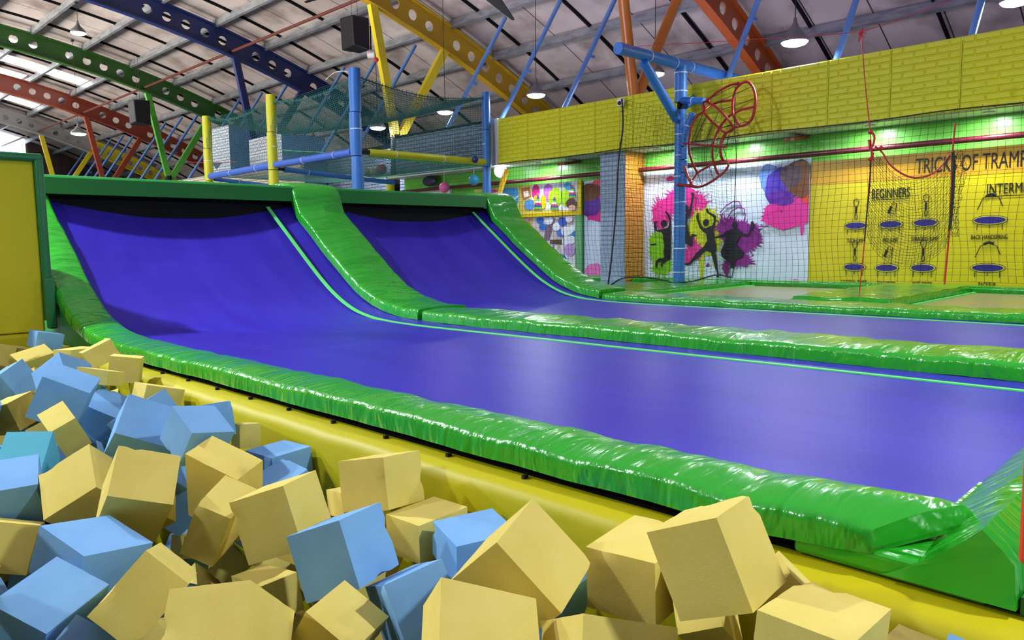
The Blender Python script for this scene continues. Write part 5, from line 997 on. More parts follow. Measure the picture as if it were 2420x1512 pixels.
('filler', 'b', [-1.046, -0.282, 0.709], [-0.0338, -0.5722, -0.0701, 0.8164], [0.166, 0.166, 0.166], 'blue foam cube buried low in the pit under the others, hardly showing'),
('filler', 'y', [-5.072, 0.702, 0.707], [0.3459, 0.4154, -0.8172, -0.2], [0.153, 0.153, 0.153], 'yellow foam cube buried low in the pit under the others, hardly showing'),
('filler', 'y', [-1.447, 0.619, 0.707], [-0.1964, 0.9145, -0.1528, -0.3189], [0.169, 0.169, 0.169], 'yellow foam cube buried low in the pit under the others, hardly showing'),
('filler', 'y', [-3.212, -0.307, 0.707], [0.4417, 0.042, 0.8195, 0.3627], [0.165, 0.165, 0.165], 'yellow foam cube buried low in the pit under the others, hardly showing'),
('filler', 'b', [-2.631, 0.138, 0.706], [-0.1701, 0.727, -0.3087, -0.5893], [0.153, 0.153, 0.153], 'blue foam cube buried low in the pit under the others, hardly showing'),
('filler', 'b', [-5.763, 1.013, 0.704], [0.7599, -0.2154, -0.0774, -0.6085], [0.166, 0.166, 0.166], 'blue foam cube buried low in the pit under the others, hardly showing'),
('filler', 'b', [-0.034, -0.342, 0.704], [0.3584, 0.8446, 0.3977, -0.0035], [0.155, 0.155, 0.155], 'blue foam cube buried low in the pit under the others, hardly showing'),
('filler', 'b', [-3.275, 0.455, 0.704], [0.5065, 0.2447, 0.7392, 0.3703], [0.163, 0.163, 0.163], 'blue foam cube buried low in the pit under the others, hardly showing'),
('filler', 'y', [-0.222, 1.285, 0.701], [-0.2166, 0.6986, -0.6168, 0.2909], [0.164, 0.164, 0.164], 'yellow foam cube buried low in the pit under the others, hardly showing')]
LAB = {'far_b': 'farthest blue foam cube, in the pit corner below the green edging',
 'y2': 'yellow foam cube near the far left corner, in front of the farthest blue cube',
 'b3': 'blue foam cube behind the big blue one in the far left group',
 'b4': 'large tilted blue foam cube in the far left group',
 'b5': 'blue foam cube squeezed between the big tilted blue cube and the bright blue one',
 'b6': 'bright blue foam cube with a pointed top, middle of the row of blue cubes',
 'b7': 'wide topped blue foam cube, rightmost in the front of the blue row',
 'b8': 'dark blue foam cube leaning on the pit wall behind the blue row',
 'y9': 'low yellow foam cube against the pit wall behind the blue row',
 'y10a': 'yellow foam cube with a peaked corner under the green pad at the far left',
 'y10b': 'upright yellow foam cube beside the green pad, right of the peaked one',
 'y11': 'shaded yellow foam cube behind the big tilted blue one',
 'y12': 'yellow foam cube with pale top above the teal cube at the left',
 'b13': 'teal foam cube cut by the left edge of the picture',
 'y14': 'yellow foam cube standing on an edge, right of the teal cube',
 'y15': 'upright yellow foam cube with a flat square face and dark underside, left of centre',
 'y16': 'yellow foam cube with pale top, just right of the upright square faced one',
 'y17': 'yellow foam cube leaning behind the tilted two-toned one',
 'y18': 'tilted two-toned yellow foam cube just left of the large blue cube',
 'b19': 'large blue foam cube balanced on a corner in the middle of the pit',
 'y20': 'yellow foam cube leaning on the pit wall above the large blue cube',
 'y21': 'yellow foam cube between the large blue cube and the pit wall',
 'b22': 'blue foam cube by the pit wall with a pale triangle of light on top',
 'b23': 'blue foam cube wedged low between two yellow ones by the pit wall, right of centre',
 'y24': 'upright yellow foam cube with pale top, left of the topmost leaning cube',
 'y25': 'topmost yellow foam cube at the right, leaning up against the green pad',
 'y26': 'yellow foam cube lying flat at the lower right by the pit wall',
 'y27': 'yellow foam cube corner rising from the bottom edge at the far right',
 'y28': 'wide yellow foam cube along the bottom edge, right of centre',
 'y29': 'large pale yellow foam cube at the bottom edge, centre',
 'y30': 'yellow foam cube with its corner up, in front of the blue cube by the wall',
 'b31': 'blue foam cube slab leaning left of the large pale cube at the bottom',
 'y32': 'yellow foam cube with a diamond shaped top at the bottom, under the large blue cube',
 'y33': 'bright yellow foam cube sliver beside the diamond topped one at the bottom edge',
 'y34': 'biggest yellow foam cube at the bottom edge, left of centre',
 'y35': 'yellow foam cube leaning left of the biggest one at the bottom',
 'y36': 'yellow foam cube behind the biggest one at the bottom, under the two-toned cube',
 'y37': 'small visible wedge of yellow foam cube below the leaning ones left of centre',
 'b38': 'blue foam cube with a wide pale top in the lower left',
 'y39': 'yellow foam cube at the left edge, half covered by the wide blue cube',
 'b40': 'large pale blue foam cube lying at the lower left edge of the picture',
 'b41': 'blue foam cube corner at the bottom edge, lower left',
 'b42': 'blue foam cube at the left edge under the teal one',
 'b43': 'thin visible strip of blue foam cube behind the upright square faced yellow one',
 'b44': 'blue foam cube against the pit wall right of the blue row, partly in shadow',
 'b45': 'small looking blue foam cube behind the tilted two-toned yellow cube',
 'y46': 'yellow foam cube on the pit wall right of the blue row',
 'b47': 'dark blue foam cube cut by the left edge above the yellow corner',
 'b48': 'blue foam cube scrap at the far left edge below the yellow panel',
 'y49': 'yellow foam cube peeking out left of the big tilted blue one',
 'y50': 'bright yellow foam cube at the left edge above the teal one',
 'y54': 'small yellow foam cube low in the gap under the upright square faced one',
 'y58': 'pale yellow foam cube sliver between the two-toned cube and the one on the wall',
 'y56': 'yellow foam cube in the dark gap under the topmost leaning cube',
 'y59': 'yellow foam cube corner just right of the topmost leaning cube',
 'y51': 'pale yellow foam cube top behind the far left cubes by the green pad',
 'y52': 'pale yellow foam cube at the far left under the panel edge'}
def foam(dims, seed):
    bm = bmesh.new(); bmesh.ops.create_cube(bm, size=1)
    bmesh.ops.subdivide_edges(bm, edges=bm.edges[:], cuts=7, use_grid_fill=True)
    r = random.Random(seed); k = [r.uniform(-.012, .012) for _ in range(6)]
    nick = [Vector([r.choice((-.5, .5)), r.choice((-.5, .5)), r.uniform(-.5, .5)]) for _ in range(2)]
    for i in range(2):
        a = r.randrange(3); nick[i] = Vector([nick[i][(j+a) % 3] for j in range(3)])
    for v in bm.verts:
        c = v.co.copy(); nb = sum(abs(abs(q)-.5) < 1e-4 for q in c)
        v.co.x += k[0]*c.y*c.z*1.5+k[3]*c.y*.6; v.co.y += k[1]*c.x*c.z*1.5+k[4]*c.z*.6; v.co.z += k[2]*c.x*c.y*1.5
        if nb >= 2:
            v.co -= c*(.010+.012*max(noise.noise(c*9+Vector((seed, 0, 0))), 0))
            for q in nick:
                if (c-q).length < .11: v.co -= c*r.uniform(.03, .07)
    for v in bm.verts: v.co = Vector((v.co.x*dims[0], v.co.y*dims[1], v.co.z*dims[2]))
    me = bpy.data.meshes.new('foam_cube'); bm.to_mesh(me); bm.free()
    for p in me.polygons: p.use_smooth = True
    me.set_sharp_from_angle(angle=math.radians(25)); return me
proto = {}
for i, (key, col, c, q, d, lab) in enumerate(CUBES):
    if key != 'filler':
        me = foam(d, i); me.materials.append(M['foam_'+col]); o = bpy.data.objects.new('foam_cube', me)
        label = LAB.get(key, 'foam cube')
    else:
        pk = (col, i % 4)
        if pk not in proto: me = foam(d, 200+i); me.materials.append(M['foam_'+col]); proto[pk] = bpy.data.objects.new('foam_cube', me); o = proto[pk]
        else: o = proto[pk].copy()
        label = lab
    C.objects.link(o); o.location = c; o.rotation_mode = 'QUATERNION'; o.rotation_quaternion = q
    tag(o, label, 'foam cube', 'foam cubes in the pit' if key != 'filler' else ('buried yellow foam cubes' if col == 'y' else 'buried blue foam cubes'))

# ------------------------------------------------------------ hoop post
g = thing('hoop_post', (-5.79, 9.05, 1.0), 'tall blue padded post with cross bar and slanted arms carrying the red hoop cage', 'post')
HX, HY = -5.79, 9.07
def sleeve(a, b, r, name='sleeve', m='pblue', par=g, rings=()):
    a, b = Vector(a), Vector(b); n = max(int((b-a).length/.05), 2); pts = [a.lerp(b, i/n) for i in range(n+1)]
    o = MB().tube(pts, [r*(1+.05*noise.noise(Vector((i*.9, r*50, a.x)))) for i in range(n+1)], 16).build(name, M[m], par, 50)
    for t in rings:
        p = a.lerp(b, t); d = (b-a).normalized()*.006; MB().tube([p-d, p+d], r*1.05, 14).build('cable_tie', M['tie'], o)
    return o
MB().tube([(HX, HY, 1.0), (HX, HY, 3.9)], .045, 10).build('steel_tube', M['dark'], g, 40)
sleeve((HX, HY, 1.03), (HX, HY, 3.35), .078, rings=(.06, .2, .33, .47, .62, .74, .86))
sleeve((HX, HY, 3.45), (HX, HY, 3.93), .085, rings=(.3, .8))
sleeve((HX, 7.68, 3.93), (HX, 10.62, 3.96), .072, 'cross_bar', rings=(.22, .42, .55, .88))
sleeve((HX, 8.22, 3.85), (HX, 8.97, 3.22), .062, 'slanted_arm', rings=()); sleeve((HX, 9.95, 3.80), (HX, 9.17, 3.42), .058, 'slanted_arm', rings=())
sleeve((HX+.04, 9.04, 3.47), onY(1664, 239, 9.0), .045, 'hoop_arm', rings=(.5,)); sleeve(onY(1616, 328, 9.0), onY(1637, 266, 9.0), .045, 'hoop_arm', rings=(.5,))
for i in range(4): sleeve((HX+.09, HY-.04, 2.35+i*.17), (HX+.09, HY-.04, 2.50+i*.17), .045, 'clamp_sleeve')
g2 = thing('hoop_cage', (-5.7, 9.4, 2.4), 'red rope hoop cage hanging from the blue post', 'hoop')
def H(l, x=-5.70, bul=0.0):
    out = []
    for i, (a, b) in enumerate(l):
        t = i/max(len(l)-1, 1); out.append(onY(1500+a/3.98, 80+b/3.98, 9.0-bul*math.sin(PI*t)))
    return out
def sm(pts, closed=False, n=6):
    P = [Vector(p) for p in pts]; out = []; k = len(P)
    for i in range(k if closed else k-1):
        a, b, c, d = P[(i-1) % k] if (closed or i) else P[i], P[i], P[(i+1) % k], P[(i+2) % k] if (closed or i < k-2) else P[(i+1) % k]
        for j in range(n):
            t = j/n; out.append(.5*((2*b)+(c-a)*t+(2*a-5*b+4*c-d)*t*t+(3*b-a-3*c+d)*t**3))
    if not closed: out.append(P[-1])
    return out
def hring(l, r=.019, x=-5.70, closed=False, bul=0.0, m='redt', nm='hoop_tube'):
    P = H(l, x, bul)
    if closed:
        for i, p in enumerate(P): 
            d = .10*math.cos(2*PI*i/len(P)); p += (p-EYE).normalized()*d
    MB().tube(sm(P, closed), r*.8, 8, closed).build(nm, M[m], g2, 60)
hring([(1050, 450), (1110, 500), (1137, 600), (1130, 700), (1095, 810), (1010, 865), (950, 815), (922, 720), (930, 600), (970, 495)], closed=True, r=.022)
hring([(985, 460), (880, 490), (780, 545), (700, 610), (650, 645)], bul=.1); hring([(640, 650), (655, 720), (590, 770), (540, 850), (515, 960), (510, 1060), (525, 1160), (560, 1250), (590, 1310)], bul=.2)
hring([(650, 720), (720, 670), (800, 640), (920, 625)], bul=-.15); hring([(690, 645), (760, 685), (860, 780), (925, 880), (905, 920)], bul=.1)
hring([(650, 735), (720, 820), (800, 890), (860, 930), (930, 885), (1010, 865)], bul=.18); hring([(930, 745), (860, 800), (800, 880), (760, 960), (735, 1040), (730, 1120), (740, 1200), (770, 1290), (795, 1330)], bul=.12)
hring([(925, 760), (1000, 715), (1130, 685)]); hring([(860, 930), (820, 1000), (805, 1080), (815, 1150), (830, 1190)], r=.024, bul=.05)
hring([(455, 1030), (600, 1042), (730, 1052), (860, 1062)], bul=.15)
hring([(830, 1190), (870, 1205), (880, 1240), (840, 1300), (790, 1340), (720, 1390), (640, 1430), (580, 1440), (530, 1420)], r=.02, bul=.12)
hring([(830, 1190), (740, 1215), (690, 1250), (600, 1300), (545, 1370), (530, 1410)], bul=-.12); hring([(465, 1240), (490, 1320), (530, 1400)], r=.026); hring([(400, 1420), (470, 1422), (580, 1440)], r=.026)
hring([(770, 1290), (800, 1340)]); hring([(700, 620), (640, 655), (650, 730)], r=.024)
for a, b in (((700, 610), (980, 470)), ((740, 660), (1090, 500)), ((800, 720), (1125, 610)), ((650, 720), (530, 1040)), ((680, 760), (560, 1020)), ((800, 700), (660, 1030)), ((870, 780), (720, 1040)), ((590, 1310), (630, 1420)), ((700, 1250), (740, 1370)), ((870, 930), (760, 1180)), ((900, 920), (860, 1060)), ((830, 880), (1080, 820)), ((455, 1030), (470, 1240)), ((800, 890), (920, 850)), ((660, 1050), (650, 1290)), ((830, 1060), (870, 1190))):
    hring([a, b], r=.005, m='net', nm='lacing')

# ------------------------------------------------------------ nets
def net(name, f, nu, nv, r, m, label, cat='net', jit=.0, group=None):
    mb = MB(); G = [[Vector(f(i/nu, j/nv)) for j in range(nv+1)] for i in range(nu+1)]
    for i in range(nu+1):
        for j in range(nv+1):
            if jit: G[i][j] += Vector((random.uniform(-jit, jit), random.uniform(-jit, jit)*.5, random.uniform(-jit, jit)))
    for i in range(nu+1): mb.tube(G[i], r, 3, cap=False)
    for j in range(nv+1): mb.tube([G[i][j] for i in range(nu+1)], r, 3, cap=False)
    return tag(mb.build(name, M[m]), label, cat, group)
def rope(pts, r, m, name, label, cat='rope', fuzz=0, parent=None, n=6):
    mb = MB(); S = sm(pts); mb.tube(S, r, 6)
    if fuzz:
        for p in S:
            for _ in range(3):
                d = Vector((random.uniform(-1, 1), random.uniform(-.6, .6), random.uniform(-1, 1)))*fuzz; mb.tube([p, p+d], r*.35, 3, cap=False)
    o = mb.build(name, M[m], parent, 60)
    return tag(o, label, cat) if not parent else o
NY = 9.22
def fwall(u, v):
    x = lerp(-9.55, -1.2, u); top = 2.93; bot = 1.07+.05*math.sin(u*9)
    return (x+.02*math.sin(v*9+u*30), NY-.12*math.sin(PI*v)*.5, lerp(bot, top, v))
net('safety_net', fwall, 112, 25, .0020, 'net', 'wide black safety net hung in front of the murals')
def fsec(u, v): # second, finer layer between the two black ropes
    a = onY(1470, 235, 8.75); b = onY(1738, 300, 8.75)
    x = lerp(a.x, b.x, u); return (x+.03*math.sin(v*7), 8.75+.05*math.sin(u*9+v*5), lerp(1.10+.05*math.cos(u*7), lerp(a.z, b.z, u), v)+.01*math.sin(u*40))
net('safety_net', fsec, 30, 44, .0018, 'net', 'finer second black net falling beside the blue hoop post')
rope([onY(x, y, 8.7) for x, y in ((1470, 235), (1472, 300), (1462, 380), (1458, 460), (1452, 540), (1444, 620), (1436, 682))], .012, 'net', 'net_rope', 'black rope edging the finer net left of the blue post', fuzz=.02)
rope([onY(x, y, 8.7) for x, y in ((1738, 205), (1736, 300), (1740, 360), (1737, 450), (1735, 530), (1738, 600), (1730, 655))], .006, 'net', 'net_rope', 'black rope hanging down over the white mural right of the post', fuzz=.012)
rope([onY(x, y, 8.65) for x, y in ((1436, 680), (1470, 658), (1520, 655), (1570, 662), (1590, 668), (1640, 664), (1690, 650), (1728, 655))], .009, 'net', 'net_rope', 'bunched black foot rope of the finer net lying over the pads', fuzz=.03)
rope([(-9.6, 9.2, 2.93)]+[(lerp(-9.6, -1.2, i/12), 9.2, 2.935+.012*math.sin(i*2)) for i in range(1, 13)], .007, 'net', 'net_rope', 'black head rope of the wide safety net under the yellow band', fuzz=.02)
rope([onY(x, y, 9.18) for x, y in ((1328, 385), (1326, 440), (1330, 520), (1333, 600), (1338, 655))], .005, 'net', 'net_rope', 'thin dark rope over the party pictures', fuzz=.012)
# hanging catch net with red ropes
TY = 7.75
A = onY(2063, 345, TY); B_ = onY(2250, 360, TY+.35)
def bag(u, v):
    x = lerp(A.x-.02, B_.x+.02, u); y = lerp(A.y, B_.y, u)+.10*math.sin(PI*u)*math.sin(PI*v)
    top = lerp(A.z, B_.z, u)-.30*math.sin(PI*u)
    bot = 1.62-.30*(max(math.sin(PI*u), 0)**.6)
    return (x, y, lerp(top, bot, v))
net('catch_net', bag, 26, 30, .0018, 'net', 'black net bag hanging in red rope in front of the yellow poster', jit=.005)
def rcol(u, v): return (B_.x+.03+u*.06*(1+math.sin(v*6)*.4), B_.y+.02, B_.z-v*.78)
net('catch_net', rcol, 5, 26, .002, 'net', 'narrow gathered net strip right of the hanging net bag', jit=.012)
rope([onY(x, y, TY) for x, y in ((2035, 75), (2045, 200), (2058, 330), (2058, 380), (2050, 480), (2044, 560), (2036, 640), (2030, 700))], .0055, 'red', 'red_rope', 'long thin red rope holding the left side of the net bag')
rope([onY(x, y, TY+.35) for x, y in ((2258, 290), (2252, 350), (2248, 450), (2243, 550), (2237, 620), (2232, 672))], .008, 'red', 'red_rope', 'thick red rope down the right side of the net bag')
rope([onY(2252, 360, TY+.3), onY(2254, 400, TY+.3), onY(2251, 470, TY+.3), onY(2245, 540, TY+.3)], .014, 'net', 'net_rope', 'bunched black net edge on the right red rope', fuzz=.02)
rope([onY(2058, 380, TY), onY(2055, 440, TY), onY(2049, 500, TY), onY(2043, 570, TY)], .007, 'net', 'net_rope', 'bunched black net edge on the left red rope', fuzz=.02)
sw = [(2068, 346), (2085, 360), (2105, 390), (2135, 412), (2165, 420), (2200, 412), (2225, 392), (2245, 365)]
rope([onY(x, y, TY+.35*(x-2068)/180) for x, y in sw], .009, 'red', 'red_rope', 'sagging red head rope of the net bag')
g = thing('rope_knot', onY(2060, 330, TY), 'red rope loop and knot at the upper left corner of the net bag', 'knot')
for l in ([(2058, 310), (2066, 322), (2064, 340), (2056, 350), (2054, 330)], [(2056, 350), (2062, 366), (2058, 378)]): MB().tube(sm([onY(a, b, TY) for a, b in l]), .011, 6).build('loop', M['red'], g, 60)
for p in ((2057, 312), (2082, 350), (2057, 376)): MB().sphere(onY(*p, TY), .022, 6).build('knot', M['red'], g, 60)
g = thing('rope_knot', onY(2035, 76, TY), 'red knot with frayed ends high above the yellow brick band', 'knot')
MB().sphere(onY(2035, 76, TY), .022, 6).build('knot', M['red'], g, 60); mb = MB()
for i in range(10):
    p = onY(2035, 76, TY); mb.tube([p, p+Vector((random.uniform(-.05, .05), 0, random.uniform(-.09, .04)))], .004, 4)
mb.build('frayed_ends', M['red'], g)
rope([onX(1462, 112, -5.79), onY(1800, 92, 7.7), onY(2035, 76, TY)], .003, 'red', 'red_rope', 'thin red line from the cross bar to the high red knot')
rope([onY(2035, 76, TY), onY(2140, 40, 7.9), onY(2260, -5, 8.2)], .003, 'red', 'red_rope', 'thin red line rising from the high red knot to the roof')

# ------------------------------------------------------------ netted frame behind the ramps
FX, FY0, FY1 = -9.75, 6.55, 9.2
def post(x, y, z0, z1, m, label, r=.075):
    g = thing('frame_post', (x, y, z0), label, 'post', 'padded frame posts')
    MB().tube([(x-.03, y+.045, z0), (x-.03, y+.045, z1-.05)], .04, 8).build('steel_tube', M['dark'], g, 40)
    n = 5
    for i in range(n):
        a, b = lerp(z0, z1, i/n), lerp(z0, z1, (i+1)/n)-.012; j = (random.uniform(-.008, .008), random.uniform(-.008, .008))
        pts = [(x+j[0], y+j[1], lerp(a, b, t/6)) for t in range(7)]
        MB().tube(pts, [r*(.95+.07*math.sin(PI*t/6)) for t in range(7)], 12).build('padding_sleeve', M[m], g, 50)
    for t in (.3, .72): MB().tube([(x, y, lerp(z0, z1, t)), (x, y, lerp(z0, z1, t)+.012)], r*1.06, 12).build('cable_tie', M['tie'], g)
post(FX, FY0, 1.0, 4.19, 'pblue', 'tall blue padded corner post of the netted frame, nearest the camera', .09)
post(FX, FY1, 1.0, 4.18, 'pblue', 'blue padded post beside the end of the yellow brick band')
post(-12.28, FY0, 1.0, 4.17, 'pyel', 'yellow padded post left of the tall blue corner post', .085)
post(-14.85, FY0, 1.0, 4.13, 'pyel', 'thin yellow padded post at the far left end of the netted frame', .085)
def bar(a, b, m, label, r=.055):
    a, b = Vector(a), Vector(b); g = thing('frame_bar', a, label, 'bar', 'padded frame bars'); n = 14
    MB().tube([a.lerp(b, i/n) for i in range(n+1)], [r*(1+.05*noise.noise(Vector((i*.8, a.x, 0)))) for i in range(n+1)], 12).build('padding_sleeve', M[m], g, 50)
    d = (b-a).normalized(); MB().tube([a-d*.13, a], r*.6, 8).build('collar', M['black'], g, 40)
    for t in (.2, .6): MB().tube([a.lerp(b, t), a.lerp(b, t)+d*.01], r*1.08, 12).build('cable_tie', M['tie'], g)
bar((FX, FY0+.22, 2.98), (FX, FY1-.02, 2.99), 'pyel', 'yellow padded bar from the corner post to the right post')
bar((FX-.12, FY0, 2.98), (-12.2, FY0, 2.98), 'pblue2', 'blue padded bar from the corner post to the middle yellow post')
bar((-12.36, FY0, 2.98), (-14.9, FY0, 2.96), 'pblue2', 'blue padded bar between the two yellow posts', .06)
bar((-12.3, FY0+.2, 2.92), (-12.3, FY1-.1, 2.80), 'pblue', 'blue padded cross bar running back from the middle yellow post', .045)
bar((-14.85, FY0+.1, 2.92), (-14.9, FY1-.1, 2.75), 'pblue', 'blue padded cross bar running back from the left yellow post', .04)
TOPZ = 4.10
def side1(u, v): return (lerp(FX, -12.28, u), FY0+.05*math.sin(v*8), lerp(2.98, TOPZ-.05-.12*math.sin(PI*u), v))
def side2(u, v): return (lerp(-12.28, -14.85, u), FY0+.05*math.sin(v*8), lerp(2.98, TOPZ-.02-.15*math.sin(PI*u), v))
def side3(u, v): return (FX-.02, lerp(FY0, FY1, u), lerp(2.97, TOPZ-.02-.14*math.sin(PI*u), v))
def rear(u, v): return (lerp(FX, -14.85, u), FY1, lerp(2.97, TOPZ-.05-.35*math.sin(PI*u), v))
net('frame_net', side1, 44, 26, .0030, 'gnet', 'green net panel between the blue corner post and the middle yellow post', group='green net panels')
net('frame_net', side2, 40, 24, .0024, 'gnet', 'green net panel between the two yellow posts', group='green net panels')
net('frame_net', side3, 46, 30, .0030, 'gnet', 'dark green net panel between the two blue posts', group='green net panels')
net('frame_net', rear, 80, 26, .0024, 'gnet', 'dark green net panel at the back of the netted frame', group='green net panels')
def roofn(u, v):
    x = lerp(FX, -14.85, u); y = lerp(FY0, FY1, v)
    return (x, y, TOPZ-.02-.17*math.sin(PI*v)-.08*math.sin(PI*u))
net('frame_net', roofn, 100, 58, .0030, 'gnet', 'sagging dark green overhead net of the netted frame', group='green net panels')
def floorn(u, v): return (lerp(FX, -14.85, u), lerp(FY0, FY1, v), 2.96-.04*math.sin(PI*v)*math.sin(PI*u))
net('frame_net', floorn, 80, 44, .0024, 'gnet', 'dark green net floor of the netted frame carrying the balls', group='green net panels')
def lash(P, label, amp=.03, m='lime'):
    P = sm(P); mb = MB(); mb.tube(P, .008, 5)
    for i, p in enumerate(P):
        for k in range(2):
            mb.tube([p+Vector((random.uniform(-1, 1)*amp, 0, amp)), p+Vector((random.uniform(-1, 1)*amp, 0, -amp))], .004, 3, cap=False)
    tag(mb.build('lashing_cord', M[m]), label, 'cord', 'lashing cords')
lash([(lerp(FX, -12.28, i/8), FY0, TOPZ-.05-.12*math.sin(PI*i/8)) for i in range(9)], 'green lashed head cord left of the tall blue corner post', m='gnet')
lash([(lerp(-12.28, -14.85, i/8), FY0, TOPZ-.02-.15*math.sin(PI*i/8)) for i in range(9)], 'green lashed head cord between the two yellow posts', m='gnet')
lash([(FX, lerp(FY0, FY1, i/8), TOPZ-.02-.14*math.sin(PI*i/8)) for i in range(9)], 'green lashed head cord sagging between the two blue posts', m='gnet')
lash([(FX-.1, lerp(FY0+.3, FY1, i/8), 2.93) for i in range(9)], 'lime lashing along the net foot between the blue posts')
lash([(lerp(-14.6, -9.9, i/12), FY1, 2.96+.01*math.sin(i)) for i in range(13)], 'lime lashing along the back foot of the frame net')
lash([onY(642, 352, FY1), onY(700, 357, FY1), onY(760, 360, FY1), onY(830, 372, FY1)], 'short lime cord strung across the white box behind the net', amp=.012)
for px, py, r, c, lb in ((868, 400, 11, (150, 160, 110), 'dull green play ball left of the cream one on the net floor'), (883, 401, 10, (196, 186, 130), 'cream play ball between the green and the red one on the net floor'), (902, 401, 13.5, (150, 30, 66), 'crimson play ball on the net floor by the corner post'), (1095, 376, 9, (150, 30, 50), 'dark red play ball behind the yellow bar'), (1123, 375, 9, (30, 44, 110), 'navy blue play ball behind the yellow bar by the right post')):
    q = onY(px, py, 8.8); rr = r/F*(q-EYE).length*.9; q.z = 2.935+rr
    o = tag(MB().sphere((0, 0, 0), rr, 12).build('play_ball', pc(*c), sm=60), lb, 'ball', 'play balls on the net'); o.location = q
tag(MB().add([onY(500, 385, 8.5), onY(527, 383, 8.5), onY(512, 400, 8.5), onY(500, 385, 8.52), onY(527, 383, 8.52), onY(512, 400, 8.52)], [(0, 1, 2), (5, 4, 3), (0, 3, 4, 1), (1, 4, 5, 2), (2, 5, 3, 0)]).build('bunting_flag', pc(34, 40, 90)), 'small navy bunting flag behind the left net panel', 'flag')
tag(MB().tube([onY(450, 383, 8.5), onY(500, 385, 8.5), onY(560, 382, 8.5)], .008, 5).build('bunting_string', M['red']), 'red bunting string behind the left net panel', 'string')
rope([onY(770, 188, FY0), onY(790, 172, FY0), onY(812, 168, FY0), onY(836, 175, FY0)], .006, 'white', 'white_cable', 'thin white cable curving off the top of the corner post', 'cable')

# ------------------------------------------------------------ lamps, speakers, fan, camera
def pendant(px, py, wpx, D, label, top, power=110):
    d = ray(px, py); dep = F*D/wpx/ F; q = EYE+d*dep; r = D/2
    g = thing('pendant_lamp', q, label, 'lamp', 'pendant lamps')
    prof = [(r, 0), (r, .02), (r*.96, .045), (r*.80, .085), (r*.55, .13), (r*.30, .18), (r*.16, .24), (r*.11, .30), (.001, .31)]
    MB().lathe(prof, q, 28).build('shade', M['shade'], g, 50)
    MB().lathe([(.001, -.05), (r*.5, -.045), (r*.85, -.026), (r*.98, .0), (r*.98, .02), (.001, .02)], q, 28).build('diffuser', M['bulb'], g, 50)
    zt = zc(q.y, .3); MB().tube([q+Vector((0, 0, .3)), (q.x, q.y, zt)], .006, 5).build('cord', M['black'], g)
    MB().lathe([(.001, 0), (.045, 0), (.045, .05), (.001, .06)], (q.x, q.y, zt-.06), 12).build('ceiling_rose', M['black'], g, 50)
    l = area('pendant_light', q-Vector((0, 0, .04)), D*.9, power); l.parent = g; l.matrix_parent_inverse = Matrix.Translation(-g.location)
for a in ((1878, 100, 62, .33, 'large lit pendant lamp above the yellow brick band, right of the orange girder', 0, 120), (1267, 225, 44, .33, 'lit pendant lamp at the lower end of the yellow girder', 0, 110), (1052, 265, 38, .33, 'lit pendant lamp left of the last blue frame post', 0, 90), (893, 302, 37, .33, 'lit pendant lamp right of the tall blue corner post, behind the net', 0, 90), (740, 332, 24, .33, 'small distant pendant lamp beside the blue side of the lower box', 0, 90), (1548, 175, 45, .33, 'lit pendant lamp behind the blue slanted arm of the hoop post', 0, 110), (185, 78, 34, .36, 'lit pendant lamp hanging high between the green and navy girders', 0, 160), (186, 316, 34, .42, 'blazing pendant lamp beside the red strut at the far left', 0, 160), (2400, 4, 66, .33, 'lit pendant lamp cut off by the top right corner', 0, 120)):
    pendant(*a)
def speaker(px, py, hpx, hh, label, x):
    q = onX(px, py, x); s = hh
    g = thing('hanging_speaker', q, label, 'speaker', 'hanging speakers'); mb = MB(); h = s/2; w_ = s*.36
    mb.add([q+Vector(v) for v in ((-w_, -w_*.8, -h), (w_, -w_*.8, -h*.9), (w_*.8, w_, -h), (-w_*.8, w_, -h), (-w_, -w_*.9, h), (w_, -w_*.9, h*.92), (w_*.8, w_, h), (-w_*.8, w_, h))], [(0, 1, 2, 3), (4, 7, 6, 5), (0, 4, 5, 1), (1, 5, 6, 2), (2, 6, 7, 3), (3, 7, 4, 0)])
    o = mb.build('cabinet', M['black'], g); bv = o.modifiers.new('b', 'BEVEL'); bv.width = .03; bv.segments = 3
    for dx in (-.1, .1): MB().tube([q+Vector((dx, 0, h)), (q.x+dx, q.y, zc(q.y, .3))], .005, 4).build('hanger_cable', M['black'], g)
speaker(839, 80, 62, .62, 'black box speaker hanging beside the top of the yellow strut', -13.0)
speaker(329, 266, 40, .72, 'black box speaker hanging between the red girder and the green strut', -24.5)
g = thing('security_camera', onY(1467, 243, 9.3), 'small white security camera fixed to the yellow brick band', 'camera'); q = onY(1467, 243, 9.28)
MB().lathe([(.001, -.05), (.045, -.05), (.055, -.02), (.055, .03), (.04, .06), (.001, .07)], q, 18).build('housing', M['white'], g, 50); MB().sphere(q+Vector((.01, -.045, -.01)), .03, 8).build('lens', M['black'], g, 50); MB().box(q.x-.015, q.x+.015, q.y, 9.38, q.z+.02, q.z+.05).build('bracket', M['white'], g)
q = onX(877, 128, -13.2); g = thing('siren', q, 'small round white siren fixed by the yellow strut', 'siren'); MB().tube([q+Vector((-.05, -.05, 0)), q+Vector((.05, .05, 0))], .08, 16).build('horn', M['white'], g, 40); MB().sphere(q+Vector((.10, .05, -.12)), .05, 8).build('beacon', M['red'], g, 50)
MB().tube([q, q+Vector((0, 0, .55))], .015, 6).build('stem', M['dark'], g)
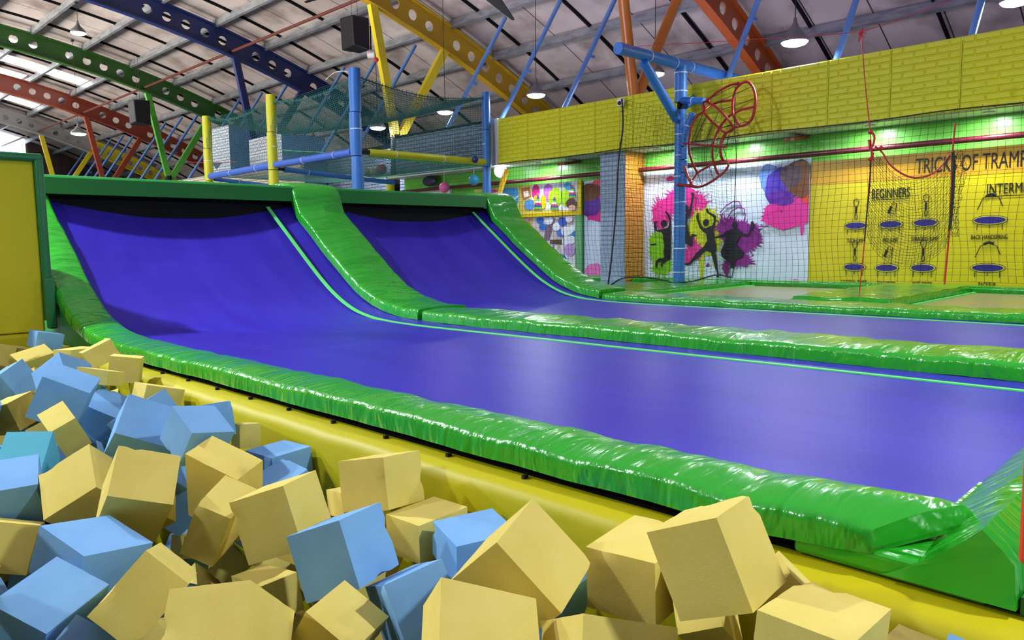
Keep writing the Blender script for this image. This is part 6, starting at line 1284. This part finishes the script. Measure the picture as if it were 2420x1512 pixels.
# ceiling fan whose blade tip reaches into the picture at the top
tip = onZ(1213, 48, 5.45); hub = onZ(1060, -110, 5.55)
g = thing('ceiling_fan', hub, 'large dark ceiling fan, one blade tip showing at the top of the picture', 'fan')
MB().lathe([(.001, -.12), (.16, -.1), (.2, 0), (.16, .1), (.03, .12), (.03, zc(hub.y, .3)-hub.z)], hub, 20).build('motor', M['black'], g, 50)
dv = tip-hub; L = dv.length
for k in range(5):
    a = 2*PI*k/5; rt = Matrix.Rotation(a, 3, 'Z'); d = (rt @ Vector((dv.x, dv.y, 0))).normalized(); s = Vector((-d.y, d.x, 0)); mb = MB()
    p0 = hub+d*.18; p1 = hub+d*L+Vector((0, 0, dv.z)); 
    mb.add([p0-s*.10, p0+s*.12, p0+s*.12+Vector((0, 0, .03)), p0-s*.10+Vector((0, 0, .05)), p1-s*.02, p1+s*.02, p1+s*.02+Vector((0, 0, .02)), p1-s*.02+Vector((0, 0, .03)), (p0+p1)/2-s*.13, (p0+p1)/2+s*.15, (p0+p1)/2+s*.15+Vector((0, 0, .03)), (p0+p1)/2-s*.13+Vector((0, 0, .05))],
           [(0, 1, 2, 3), (0, 8, 9, 1), (1, 9, 10, 2), (2, 10, 11, 3), (3, 11, 8, 0), (8, 4, 5, 9), (9, 5, 6, 10), (10, 6, 7, 11), (11, 7, 4, 8), (4, 7, 6, 5)])
    mb.build('blade', M['black'], g)
# red padded block at the right edge of the picture
o = MB().box(-.262, -.18, 1.40, 1.47, 1.075, 1.46).build('red_padded_post', mat('red_vinyl', (.55, .05, .02), .35)); bv = o.modifiers.new('b', 'BEVEL'); bv.width = .012; bv.segments = 3
tag(o, 'narrow red padded post end at the right edge above the green end pad', 'post')
for i, x in enumerate((-9.0, -6.6, -5.35, -3.55, -2.3)):
    g = thing('soffit_downlight', (x, 9.72, 2.945), 'small round downlight under the soffit, %s from the left' % ORD[i], 'lamp', 'soffit downlights')
    MB().lathe([(.001, 0), (.05, 0), (.06, -.008), (.06, .009), (.001, .009)], (x, 9.72, 2.945), 18).build('housing', M['white'], g, 50)
    l = area('downlight_light', (x, 9.66, 2.93), .12, 17); l.parent = g; l.matrix_parent_inverse = Matrix.Translation(-g.location)
